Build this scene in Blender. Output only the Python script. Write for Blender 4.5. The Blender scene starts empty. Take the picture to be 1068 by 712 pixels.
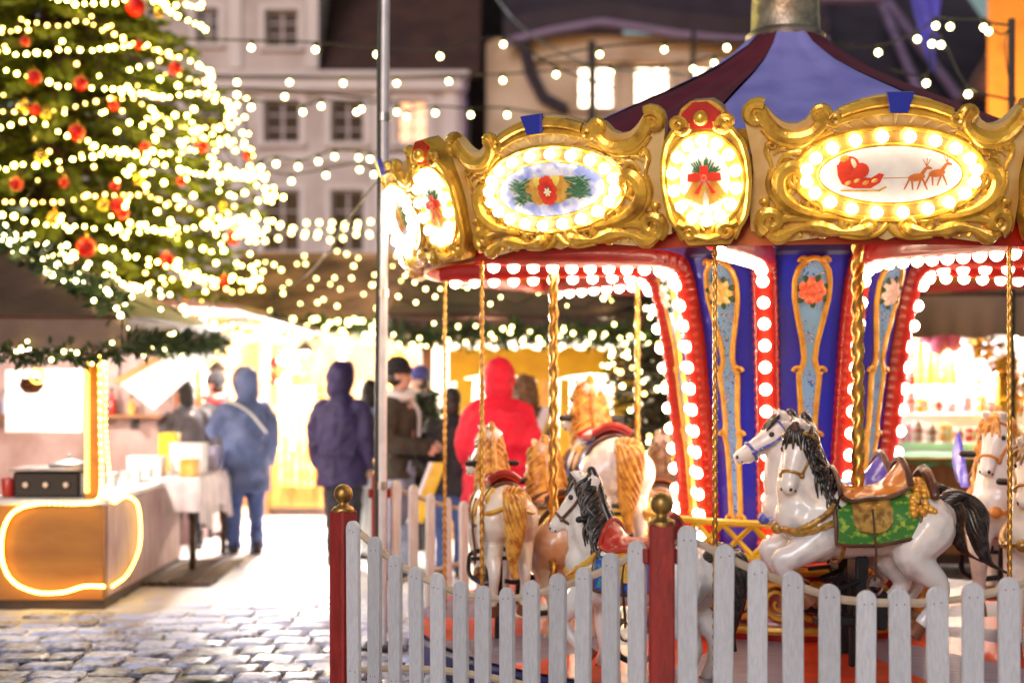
import bpy, math, random
from math import sin, cos, pi, radians, sqrt, atan2
from mathutils import Vector, Matrix, noise as mnoise
random.seed(7)
rnd = random.random
def ru(a, b): return a + (b - a) * random.random()

sc = bpy.context.scene
COL = sc.collection
F = 1500.0; CAMZ = 1.72; PX0 = 534.0; PY0 = 390.0

def at(px, py, d):
    """place in the square seen at photo position (px,py) at a depth of d metres"""
    return Vector(((px - PX0) / F * d, d, CAMZ + (PY0 - py) / F * d))
def gx(px, d): return (px - PX0) / F * d
def gz(py, d): return CAMZ + (PY0 - py) / F * d

# ------------------------------------------------------------------ materials
def _nodes(name):
    m = bpy.data.materials.new(name); m.use_nodes = True
    return m, m.node_tree.nodes, m.node_tree.links, m.node_tree.nodes['Principled BSDF']

def mat(name, col, rough=.5, metal=0., col2=None, scale=6., detail=4., bump=0., bscale=None, coat=0.,
        rough2=None, mlo=.4, mhi=.65, stretch=None, spec=.5, sss=0.):
    m, n, l, b = _nodes(name)
    b.inputs['Roughness'].default_value = rough
    b.inputs['Metallic'].default_value = metal
    b.inputs['Coat Weight'].default_value = coat
    b.inputs['Coat Roughness'].default_value = .12
    b.inputs['Specular IOR Level'].default_value = spec
    b.inputs['Base Color'].default_value = (*col, 1)
    if sss:
        b.inputs['Subsurface Weight'].default_value = sss
        b.inputs['Subsurface Radius'].default_value = (.02, .01, .006)
    tc = n.new('ShaderNodeTexCoord'); src = tc.outputs['Object']
    if stretch:
        mp = n.new('ShaderNodeMapping'); mp.inputs['Scale'].default_value = stretch
        l.new(src, mp.inputs['Vector']); src = mp.outputs['Vector']
    if col2 is not None or rough2 is not None:
        t = n.new('ShaderNodeTexNoise'); t.inputs['Scale'].default_value = scale; t.inputs['Detail'].default_value = detail
        l.new(src, t.inputs['Vector'])
        mr = n.new('ShaderNodeMapRange'); mr.inputs['From Min'].default_value = mlo; mr.inputs['From Max'].default_value = mhi
        l.new(t.outputs['Fac'], mr.inputs['Value'])
        if col2 is not None:
            mx = n.new('ShaderNodeMix'); mx.data_type = 'RGBA'
            mx.inputs[6].default_value = (*col, 1); mx.inputs[7].default_value = (*col2, 1)
            l.new(mr.outputs['Result'], mx.inputs[0]); l.new(mx.outputs[2], b.inputs['Base Color'])
        if rough2 is not None:
            m2 = n.new('ShaderNodeMapRange'); m2.inputs['To Min'].default_value = rough; m2.inputs['To Max'].default_value = rough2
            l.new(mr.outputs['Result'], m2.inputs['Value']); l.new(m2.outputs['Result'], b.inputs['Roughness'])
    if bump:
        t2 = n.new('ShaderNodeTexNoise'); t2.inputs['Scale'].default_value = bscale or scale * 4; t2.inputs['Detail'].default_value = 5
        l.new(src, t2.inputs['Vector'])
        bp = n.new('ShaderNodeBump'); bp.inputs['Strength'].default_value = bump; bp.inputs['Distance'].default_value = .02
        l.new(t2.outputs['Fac'], bp.inputs['Height']); l.new(bp.outputs['Normal'], b.inputs['Normal'])
    return m

def emit(name, col, strength, edge=None):
    """lamp glass: glows; a little milky glass over it"""
    m, n, l, b = _nodes(name)
    b.inputs['Base Color'].default_value = (.8, .75, .65, 1)
    b.inputs['Roughness'].default_value = .3
    b.inputs['Emission Color'].default_value = (*col, 1)
    b.inputs['Emission Strength'].default_value = strength
    return m

M = {}
# ------------------------------------------------------------------ mesh builder
class MB:
    def __init__(s): s.v = []; s.f = []; s.m = []; s.mi = 0
    def add(s, vs, fs):
        o = len(s.v); s.v += [tuple(p) for p in vs]
        s.f += [tuple(i + o for i in f) for f in fs]; s.m += [s.mi] * len(fs)
    def box(s, c, size, rz=0., mtx=None):
        x, y, z = size[0] / 2, size[1] / 2, size[2] / 2
        vs = [Vector((a * x, b * y, e * z)) for a in (-1, 1) for b in (-1, 1) for e in (-1, 1)]
        if mtx is not None: vs = [mtx @ p for p in vs]
        elif rz: R = Matrix.Rotation(rz, 3, 'Z'); vs = [R @ p for p in vs]
        c = Vector(c)
        s.add([p + c for p in vs], [(0, 1, 3, 2), (4, 6, 7, 5), (0, 4, 5, 1), (2, 3, 7, 6), (0, 2, 6, 4), (1, 5, 7, 3)])
    def bbox(s, a, b): s.box([(a[i] + b[i]) / 2 for i in range(3)], [abs(b[i] - a[i]) for i in range(3)])
    def rbox(s, c, size, r=.01, rz=0.):
        """box with chamfered edges"""
        x, y, z = size[0] / 2, size[1] / 2, size[2] / 2
        r = min(r, x * .9, y * .9, z * .9)
        R = Matrix.Rotation(rz, 3, 'Z'); c = Vector(c); vs = []; idx = {}
        for a in (-1, 1):
            for b in (-1, 1):
                for e in (-1, 1):
                    for k in range(3):
                        p = Vector((a * x, b * y, e * z))
                        for j in range(3):
                            if j != k: p[j] -= (a, b, e)[j] * r
                        idx[(a, b, e, k)] = len(vs); vs.append(R @ p + c)
        fs = []
        for k in range(3):
            o = [j for j in range(3) if j != k]
            for sg in (-1, 1):
                q = []
                for (p1, p2) in ((-1, -1), (1, -1), (1, 1), (-1, 1)):
                    t = [0, 0, 0]; t[k] = sg; t[o[0]] = p1; t[o[1]] = p2; q.append(idx[(*t, k)])
                fs.append(tuple(q))
        for k in range(3):
            o = [j for j in range(3) if j != k]
            for p1 in (-1, 1):
                for p2 in (-1, 1):
                    q = []
                    for e, kk in ((-1, o[0]), (1, o[0]), (1, o[1]), (-1, o[1])):
                        t = [0, 0, 0]; t[k] = e; t[o[0]] = p1; t[o[1]] = p2; q.append(idx[(*t, kk)])
                    fs.append(tuple(q))
        for a in (-1, 1):
            for b in (-1, 1):
                for e in (-1, 1): fs.append(tuple(idx[(a, b, e, k)] for k in range(3)))
        s.add(vs, fs)
    def tube(s, path, rad, n=8, closed=False, flat=1., up=None, cap=True, round_cap=False):
        P = [Vector(p) for p in path]
        R = rad if isinstance(rad, (list, tuple)) else [rad] * len(P)
        R = list(R)
        if round_cap and not closed:
            d0 = (P[0] - P[1]).normalized(); d1 = (P[-1] - P[-2]).normalized()
            pre, pr, post, po = [], [], [], []
            for t in (.97, .8, .45):
                pre.append(P[0] + d0 * R[0] * t); pr.append(R[0] * sqrt(1 - t * t))
            for t in (.45, .8, .97):
                post.append(P[-1] + d1 * R[-1] * t); po.append(R[-1] * sqrt(1 - t * t))
            P = pre + P + post; R = pr + R + po
        N = len(P)
        T = []
        for i in range(N):
            if closed: d = P[(i + 1) % N] - P[i - 1]
            else: d = P[min(i + 1, N - 1)] - P[max(i - 1, 0)]
            T.append(d.normalized() if d.length > 1e-9 else Vector((0, 0, 1)))
        u0 = Vector(up) if up is not None else (Vector((0, 0, 1)) if abs(T[0].z) < .9 else Vector((1, 0, 0)))
        vs = []; nrm = (u0 - T[0] * u0.dot(T[0])).normalized()
        for i in range(N):
            if up is not None:
                u = Vector(up); nn = u - T[i] * u.dot(T[i])
                if nn.length > 1e-4: nrm = nn.normalized()
            else:
                nn = nrm - T[i] * nrm.dot(T[i])
                if nn.length > 1e-6: nrm = nn.normalized()
            b = T[i].cross(nrm)
            for k in range(n):
                a = 2 * pi * k / n
                vs.append(P[i] + nrm * (cos(a) * R[i] * flat) + b * (sin(a) * R[i]))
        fs = []
        L = N if closed else N - 1
        for i in range(L):
            j = (i + 1) % N
            for k in range(n):
                k2 = (k + 1) % n
                fs.append((i * n + k, i * n + k2, j * n + k2, j * n + k))
        if not closed and cap:
            fs.append(tuple(range(n - 1, -1, -1))); fs.append(tuple((N - 1) * n + k for k in range(n)))
        s.add(vs, fs)
    def ell(s, c, r, nu=12, nv=8, mtx=None):
        if not isinstance(r, (list, tuple)): r = (r, r, r)
        c = Vector(c); vs = []
        def q(x, y, z):
            p = Vector((x * r[0], y * r[1], z * r[2]))
            return (mtx @ p if mtx is not None else p) + c
        vs.append(q(0, 0, -1))
        for i in range(1, nv):
            t = -pi / 2 + pi * i / nv
            for k in range(nu):
                a = 2 * pi * k / nu; vs.append(q(cos(t) * cos(a), cos(t) * sin(a), sin(t)))
        vs.append(q(0, 0, 1)); fs = []
        for k in range(nu): fs.append((0, 1 + (k + 1) % nu, 1 + k))
        for i in range(nv - 2):
            for k in range(nu):
                a = 1 + i * nu + k; b = 1 + i * nu + (k + 1) % nu
                fs.append((a, b, b + nu, a + nu))
        top = len(vs) - 1; o = 1 + (nv - 2) * nu
        for k in range(nu): fs.append((o + k, o + (k + 1) % nu, top))
        s.add(vs, fs)
    def lathe(s, c, prof, n=32, a0=0., a1=2 * pi, mod=None, cap=False):
        c = Vector(c); full = abs(a1 - a0 - 2 * pi) < 1e-6; K = n if full else n + 1
        vs = []
        for (r, z) in prof:
            for k in range(K):
                a = a0 + (a1 - a0) * k / n
                rr, zz = (r, z) if mod is None else mod(r, z, a)
                vs.append(c + Vector((rr * cos(a), rr * sin(a), zz)))
        fs = []
        for i in range(len(prof) - 1):
            for k in range(n):
                k2 = (k + 1) % K
                fs.append((i * K + k, i * K + k2, (i + 1) * K + k2, (i + 1) * K + k))
        if cap and full:
            fs.append(tuple(range(K - 1, -1, -1))); fs.append(tuple((len(prof) - 1) * K + k for k in range(K)))
        s.add(vs, fs)
    def grid(s, fn, nu, nv, wrap=False):
        vs = [fn(i / nu, j / nv) for i in range(nu + 1) for j in range(nv + 1)]
        fs = []
        for i in range(nu):
            for j in range(nv):
                a = i * (nv + 1) + j; fs.append((a, a + nv + 1, a + nv + 2, a + 1))
        s.add(vs, fs)
    def slab(s, fn0, fn1, nu, nv):
        """closed sheet between two surfaces fn(u,v)"""
        W = nv + 1; n = (nu + 1) * W
        vs = [fn1(i / nu, j / nv) for i in range(nu + 1) for j in range(nv + 1)] + [fn0(i / nu, j / nv) for i in range(nu + 1) for j in range(nv + 1)]
        fs = []
        for i in range(nu):
            for j in range(nv):
                a = i * W + j; fs.append((a, a + W, a + W + 1, a + 1)); b = a + n; fs.append((b, b + 1, b + W + 1, b + W))
        for i in range(nu):
            a = i * W; fs.append((a, a + n, a + W + n, a + W)); a = i * W + nv; fs.append((a, a + W, a + W + n, a + n))
        for j in range(nv):
            a = j; fs.append((a, a + 1, a + 1 + n, a + n)); a = nu * W + j; fs.append((a, a + n, a + 1 + n, a + 1))
        s.add(vs, fs)
    def quad(s, a, b, c, d): s.add([a, b, c, d], [(0, 1, 2, 3)])
    def prism(s, pts, off):
        """convex-ish polygon (3D points) pushed along off"""
        n = len(pts); off = Vector(off); A = [Vector(p) for p in pts]; B = [p + off for p in A]
        fs = [tuple(range(n)), tuple(range(2 * n - 1, n - 1, -1))] + [(i, i + n, (i + 1) % n + n, (i + 1) % n) for i in range(n)]
        s.add(A + B, fs)
    def mesh(s, name, off=None, smooth=40., fix=True):
        me = bpy.data.meshes.new(name)
        v = s.v if off is None else [(p[0] - off[0], p[1] - off[1], p[2] - off[2]) for p in s.v]
        me.from_pydata(v, [], s.f)
        if s.mi or any(s.m): me.polygons.foreach_set('material_index', s.m)
        me.update()
        if fix:
            import bmesh
            bm = bmesh.new(); bm.from_mesh(me); bmesh.ops.recalc_face_normals(bm, faces=bm.faces); bm.to_mesh(me); bm.free()
        if smooth:
            me.polygons.foreach_set('use_smooth', [True] * len(me.polygons))
            me.set_sharp_from_angle(angle=radians(smooth))
        return me

WL = {}
def tag(o, label=None, cat=None, group=None, kind=None):
    if label: o['label'] = label
    if cat: o['category'] = cat
    if group: o['group'] = group
    if kind: o['kind'] = kind
    return o
def thing(name, label, cat, loc=(0, 0, 0), rz=0., group=None):
    o = bpy.data.objects.new(name, None); o.empty_display_size = .1
    COL.objects.link(o); o.location = loc; o.rotation_euler = (0, 0, rz)
    WL[o.name] = Vector(loc)
    return tag(o, label, cat, group)
def put(name, me, mats, parent=None, loc=None, rot=None):
    o = bpy.data.objects.new(name, me); COL.objects.link(o)
    if mats is not None and not me.materials:
        for m in (mats if isinstance(mats, (list, tuple)) else [mats]): me.materials.append(M[m] if isinstance(m, str) else m)
    if parent: o.parent = parent
    if loc is not None: o.location = loc
    if rot is not None: o.rotation_euler = rot
    return o
def part(name, mb, mats, parent, smooth=40., world=True, fix=True):
    """mesh child; world=True: the builder holds world coordinates and the parent chain is unrotated"""
    off = WL.get(parent.name, Vector((0, 0, 0))) if (world and parent) else None
    o = put(name, mb.mesh(name, off, smooth, fix), mats, parent)
    if parent: WL[o.name] = WL.get(parent.name, Vector((0, 0, 0))) if world else Vector((0, 0, 0))
    return o
def solo(name, mb, mats, label=None, cat=None, group=None, kind=None, smooth=40., base=None, fix=True):
    """a top-level thing that is one mesh"""
    off = Vector(base) if base is not None else None
    o = put(name, mb.mesh(name, off, smooth, fix), mats)
    if off is not None: o.location = off
    WL[o.name] = off if off is not None else Vector((0, 0, 0))
    return tag(o, label, cat, group, kind)

def fuse(mb, voxel, smooth_it=4, factor=.5):
    """one continuous skin over overlapping closed pieces"""
    me = mb.mesh('skin', smooth=0)
    o = bpy.data.objects.new('skin', me); COL.objects.link(o)
    r = o.modifiers.new('r', 'REMESH'); r.mode = 'VOXEL'; r.voxel_size = voxel; r.adaptivity = 0
    s = o.modifiers.new('s', 'SMOOTH'); s.iterations = smooth_it; s.factor = factor
    dg = bpy.context.evaluated_depsgraph_get(); dg.update()
    out = bpy.data.meshes.new_from_object(o.evaluated_get(dg))
    bpy.data.objects.remove(o); bpy.data.meshes.remove(me)
    out.polygons.foreach_set('use_smooth', [True] * len(out.polygons))
    return out

ICO = {}
def ico(r, sub, matname):
    k = (round(r, 4), sub, matname)
    if k not in ICO:
        import bmesh
        bm = bmesh.new(); bmesh.ops.create_icosphere(bm, subdivisions=sub, radius=r)
        me = bpy.data.meshes.new('bulb'); bm.to_mesh(me); bm.free()
        me.polygons.foreach_set('use_smooth', [True] * len(me.polygons)); me.materials.append(M[matname]); ICO[k] = me
    return ICO[k]
def bulb(p, parent, r=.036, sub=2, m='bulb', name='bulb'):
    o = bpy.data.objects.new(name, ico(r, sub, m)); COL.objects.link(o); o.parent = parent
    o.location = Vector(p) - WL.get(parent.name, Vector((0, 0, 0))); return o

ORD = ['first', 'second', 'third', 'fourth', 'fifth', 'sixth', 'seventh', 'eighth', 'ninth', 'tenth', 'eleventh', 'twelfth', 'thirteenth',
       'fourteenth', 'fifteenth', 'sixteenth', 'seventeenth', 'eighteenth', 'nineteenth', 'twentieth', 'twenty-first', 'twenty-second', 'twenty-third',
       'twenty-fourth', 'twenty-fifth', 'twenty-sixth', 'twenty-seventh', 'twenty-eighth', 'twenty-ninth', 'thirtieth']
def bez(pts, n=24):
    """smooth Catmull-Rom run through points of any dimension"""
    P = [Vector(p) for p in pts]; out = []
    Q = [P[0] * 2 - P[1]] + P + [P[-1] * 2 - P[-2]]
    seg = len(P) - 1
    for i in range(n + 1):
        t = i / n * seg; k = min(int(t), seg - 1); u = t - k
        a, b, c, d = Q[k:k + 4]
        out.append(.5 * ((2 * b) + (c - a) * u + (2 * a - 5 * b + 4 * c - d) * u * u + (3 * b - a - 3 * c + d) * u ** 3))
    return out
def lerp(a, b, t): return a + (b - a) * t
def interp(prof, x):
    """piecewise linear through (x, y) pairs sorted by x"""
    if x <= prof[0][0]: return prof[0][1]
    for (a, b), (c, d) in zip(prof, prof[1:]):
        if x <= c: return b + (d - b) * (x - a) / (c - a)
    return prof[-1][1]
M['bulb'] = emit('lit_bulb', (1, .84, .6), 6.5)
M['bulb_rib'] = emit('lit_rib_bulb', (1, .82, .56), 9)
M['bulb_tree'] = emit('lit_tree_bulb', (1, .82, .12), 20)
M['bulb_amber'] = emit('amber_tree_bulb', (1, .52, .10), 8)
M['bulb_string'] = emit('lit_string_bulb', (1, .90, .34), 7)
M['bulb_net'] = emit('roof_net_bulb', (1, .82, .25), 5)
M['bulb_band'] = mat('bulb_band_gold', (.40, .22, .045), .4, .2, (.28, .13, .02), 14, 4, .1, 60)
M['rope_light'] = emit('rope_light', (1, .56, .04), 1.3)
M['rope_dot'] = emit('rope_dot', (1, .62, .07), 9)
M['gold'] = mat('gold_paint', (.86, .5, .06), .26, .5, (.34, .14, .015), 11, 7, .2, 50, .3, mlo=.47, mhi=.74)
M['cream'] = mat('cream_paint', (.84, .60, .25), .34, .2, (.66, .38, .1), 5, 5, .05, 60)
M['ivory'] = mat('oval_white', (.88, .85, .8), .35, 0, (.8, .76, .72), 12)
M['red'] = mat('red_lacquer', (.5, .016, .006), .3, 0, (.38, .011, .005), 7, 4, .06, 30, .4)
M['blue_shield'] = mat('blue_enamel', (.025, .04, .42), .3, 0, None, coat=.4)
M['blue_panel'] = mat('blue_column_paint', (.018, .022, .52), .3, 0, (.035, .025, .4), 3, 5, .05, 50, .3)
M['cart_gold'] = mat('ochre_moulding', (.78, .42, .06), .35, .25, (.6, .27, .03), 12, 4, .1, 60)
M['brass'] = mat('twisted_brass', (.75, .42, .1), .25, .85, (.5, .24, .05), 14)
M['brass_ball'] = mat('aged_brass', (.5, .3, .09), .38, .85, (.26, .14, .04), 18, 5, .15, 60)
M['tent_red'] = mat('canvas_dark_red', (.14, .012, .028), .7, 0, (.09, .008, .02), 4, 5, .15, 30)
M['tent_blue'] = mat('canvas_blue', (.3, .29, .72), .75, 0, (.22, .21, .6), 3, 5, .2, 24)
M['crown'] = mat('tin_crown', (.5, .45, .36), .4, .8, (.24, .2, .16), 10, 5, .2, 40)
M['steel'] = mat('steel_pole', (.62, .62, .64), .28, .9, (.42, .42, .46), 6, 4)
M['pole_white'] = mat('pale_pole', (.78, .76, .78), .3, .15, (.6, .58, .6), 6, 4)
M['black'] = mat('black_steel', (.015, .015, .018), .35, .2)
M['deck_red'] = mat('red_deck', (.78, .07, .02), .35, 0, (.6, .045, .015), 6, 5, .15, 50, stretch=(1, 1, 1))
M['deck_grey'] = mat('grey_deck', (.33, .28, .38), .45, 0, (.2, .16, .24), 5, 5, .25, 40, stretch=(1, 12, 1))
M['rim_blue'] = mat('platform_rim_blue', (.03, .03, .2), .4, 0, (.02, .02, .12), 8)
M['yellow'] = mat('yellow_paint', (.8, .5, .03), .35, 0, (.65, .36, .02), 8)
M['picket'] = mat('white_picket_paint', (.74, .76, .82), .6, 0, (.58, .59, .63), 40, 8, .5, 200, stretch=(4, 4, .6), mlo=.35, mhi=.75)
M['post_red'] = mat('red_post_paint', (.33, .022, .018), .5, 0, (.22, .014, .012), 9, 6, .2, 50, stretch=(3, 3, .7))
M['rail'] = mat('pale_rail_wood', (.55, .44, .33), .6, 0, (.42, .32, .22), 8, 5, .2, 40)
M['horse_white'] = mat('horse_white', (.82, .78, .74), .24, 0, (.48, .43, .43), 9, 6, .06, 60, .45, .4, mlo=.5, mhi=.78)
M['horse_cream'] = mat('horse_cream', (.85, .75, .64), .26, 0, (.6, .4, .28), 8, 6, .06, 60, .45, .4, mlo=.5, mhi=.75)
M['horse_tan'] = mat('horse_tan', (.72, .36, .16), .25, 0, (.8, .6, .45), 6, 3, .03, 30, .5)
M['mane_black'] = mat('mane_black', (.018, .015, .015), .25, 0, (.09, .07, .06), 16, 3, .1, 60, .4, mlo=.5, mhi=.8)
M['mane_blond'] = mat('mane_blond', (.82, .42, .07), .3, 0, (.42, .13, .015), 22, 3, .1, 60, .3)
M['mane_brown'] = mat('mane_brown', (.24, .10, .035), .28, 0, (.62, .42, .22), 18, 3, .1, 60, .3, mlo=.5, mhi=.75)
M['saddle_tan'] = mat('saddle_tan', (.62, .22, .03), .25, 0, (.4, .1, .02), 8, 4, .08, 40, .5)
M['saddle_red'] = mat('saddle_red', (.5, .03, .02), .28, 0, (.3, .02, .015), 8, 4, .08, 40, .4)
M['saddle_blue'] = mat('saddle_blue', (.06, .05, .5), .28, 0, (.3, .3, .7), 14, 3, 0, None, .4, mlo=.55, mhi=.7)
M['leather_dark'] = mat('dark_leather', (.07, .03, .02), .32, 0, (.14, .06, .03), 10, 4, .1, 50, .3)
M['strap_gold'] = mat('gilt_strap', (.55, .33, .07), .3, .35, (.25, .12, .03), 30, 3, .2, 80, .3)
M['strap_blue'] = mat('blue_strap', (.06, .1, .5), .3, 0, (.5, .45, .25), 40, 2, 0, None, .3, mlo=.58, mhi=.68)
M['strap_orange'] = mat('orange_strap', (.7, .28, .05), .35, 0, (.5, .16, .03), 14, 3, .1, 60)
M['blanket_green'] = mat('green_blanket', (.04, .2, .03), .35, 0, (.35, .5, .06), 26, 3, .15, 60, .3, mlo=.52, mhi=.66)
M['blanket_blue'] = mat('blue_blanket', (.03, .06, .4), .35, 0, (.05, .35, .2), 26, 3, .15, 60, .3, mlo=.52, mhi=.66)
M['blanket_yellow'] = mat('yellow_blanket', (.75, .45, .05), .35, 0, (.6, .25, .03), 14, 3, .15, 60, .3)
M['hoof'] = mat('hoof_brown', (.22, .07, .03), .35)
M['dark_eye'] = mat('dark_eye', (.01, .006, .005), .1, coat=.6)
M['pink'] = mat('muzzle_pink', (.55, .25, .2), .4)
# stalls
M['wood_orange'] = mat('varnished_board', (.46, .19, .025), .5, 0, (.36, .13, .018), 2.2, 7, .15, 60, stretch=(1, 1, 3))
M['wood_dark'] = mat('dark_board', (.07, .035, .02), .6, 0, (.03, .016, .01), 4, 6, .2, 30, stretch=(1, 1, 6))
M['wood_pink'] = mat('pale_board', (.5, .34, .32), .55, 0, (.36, .22, .2), 3, 5, .15, 30, stretch=(1, 4, 1))
M['wood_brown'] = mat('brown_board', (.36, .15, .05), .5, 0, (.24, .09, .03), 4, 5, .2, 30, stretch=(6, 6, 1))
M['roof_canvas'] = mat('roof_felt', (.115, .06, .042), .75, 0, (.045, .024, .017), 1.6, 6, .3, 20)
M['roof_grey'] = mat('roof_grey_canvas', (.38, .19, .15), .75, 0, (.12, .055, .045), 1.6, 6, .25, 24)
M['valance_brown'] = mat('valance_brown', (.2, .13, .1), .75, 0, (.13, .08, .06), 2.2, 6, .25, 24)
M['roof_tan'] = mat('awning_tan', (.34, .22, .13), .7, 0, (.24, .15, .09), 1.8, 5, .2, 24)
M['white_board'] = mat('white_board', (.85, .84, .84), .45, 0, (.75, .73, .74), 3)
M['cloth_white'] = mat('white_cloth', (.8, .74, .76), .8, 0, (.65, .56, .6), 5, 5, .2, 30)
M['green'] = mat('fir_green', (.03, .06, .014), .7, 0, (.016, .034, .01), 5)
M['green_tree'] = mat('spruce_green', (.15, .165, .012), .6, 0, (.08, .11, .01), 2.5)
M['green_dark'] = mat('dark_needles', (.05, .05, .018), .65, 0, (.025, .03, .01), 3)
M['bark'] = mat('bark', (.09, .055, .035), .85, 0, (.04, .025, .018), 12, 6, .5, 20, stretch=(1, 1, .3))
M['bauble_red'] = mat('red_bauble', (.6, .01, .008), .3, 0, spec=.3)
M['bauble_gold'] = mat('gold_bauble', (.75, .45, .08), .18, .8)
M['pot_brown'] = mat('brown_pot', (.2, .07, .02), .35, .2, (.1, .03, .01), 8)
M['yellow_canvas'] = mat('yellow_canvas', (.85, .5, .02), .6, 0, (.7, .36, .015), 3)
M['pinkc'] = mat('pink_foil', (.8, .2, .4), .3)
M['lilac_wall'] = mat('lilac_board', (.5, .48, .68), .5)
M['teal'] = mat('green_cloth', (.12, .5, .22), .7)
M['orange'] = mat('orange_goods', (.8, .3, .04), .45, 0, (.75, .5, .15), 9)
M['wire'] = mat('black_wire', (.02, .018, .018), .5)
# buildings
M['plaster'] = mat('lilac_plaster', (.66, .57, .55), .85, 0, (.48, .39, .37), .9, 9, .15, 8, mlo=.38, mhi=.7)
M['plaster_trim'] = mat('pale_trim', (.78, .70, .69), .8, 0, (.7, .62, .62), .8, 5)
M['cream_wall'] = mat('cream_plaster', (.64, .48, .35), .85, 0, (.46, .31, .2), .9, 9, .15, 8, mlo=.38, mhi=.7)
M['orange_wall'] = mat('orange_plaster', (.72, .26, .03), .85, 0, (.5, .16, .02), 2.2, 7, .4, 10, mlo=.5, mhi=.7)
M['tile_roof'] = mat('dark_tile_roof', (.075, .035, .028), .8, 0, (.045, .022, .02), 1.2, 6, .4, 14)
M['slate_roof'] = mat('slate_roof', (.045, .03, .045), .75, 0, (.03, .02, .03), 1.0, 6, .3, 14)
M['lead_trim'] = mat('lilac_flashing', (.24, .17, .3), .6, 0, (.18, .12, .22), 2)
M['pane_dark'] = mat('dark_pane', (.035, .022, .022), .12, 0, (.06, .035, .03), .7, spec=.25)
M['pane_lit'] = emit('lit_pane', (1, .8, .55), 2.6)
M['pane_amber'] = emit('amber_pane', (1, .45, .18), .55)
M['win_frame'] = mat('window_frame', (.5, .42, .42), .6)
M['banner_blue'] = mat('blue_banner', (.06, .06, .55), .7, 0, (.05, .05, .4), 3, 4, .2, 20)
# ground
M['stone'] = None

def vary(name, lo, hi):
    """each board weathers a little differently"""
    m = M[name]; n = m.node_tree.nodes; l = m.node_tree.links; b = n['Principled BSDF']; src = b.inputs['Base Color'].links[0].from_socket
    oi = n.new('ShaderNodeObjectInfo'); mr = n.new('ShaderNodeMapRange'); mr.inputs['To Min'].default_value = lo; mr.inputs['To Max'].default_value = hi
    l.new(oi.outputs['Random'], mr.inputs['Value']); hs = n.new('ShaderNodeHueSaturation'); l.new(src, hs.inputs['Color']); l.new(mr.outputs['Result'], hs.inputs['Value']); l.new(hs.outputs['Color'], b.inputs['Base Color'])
vary('picket', .84, 1.08)
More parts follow.
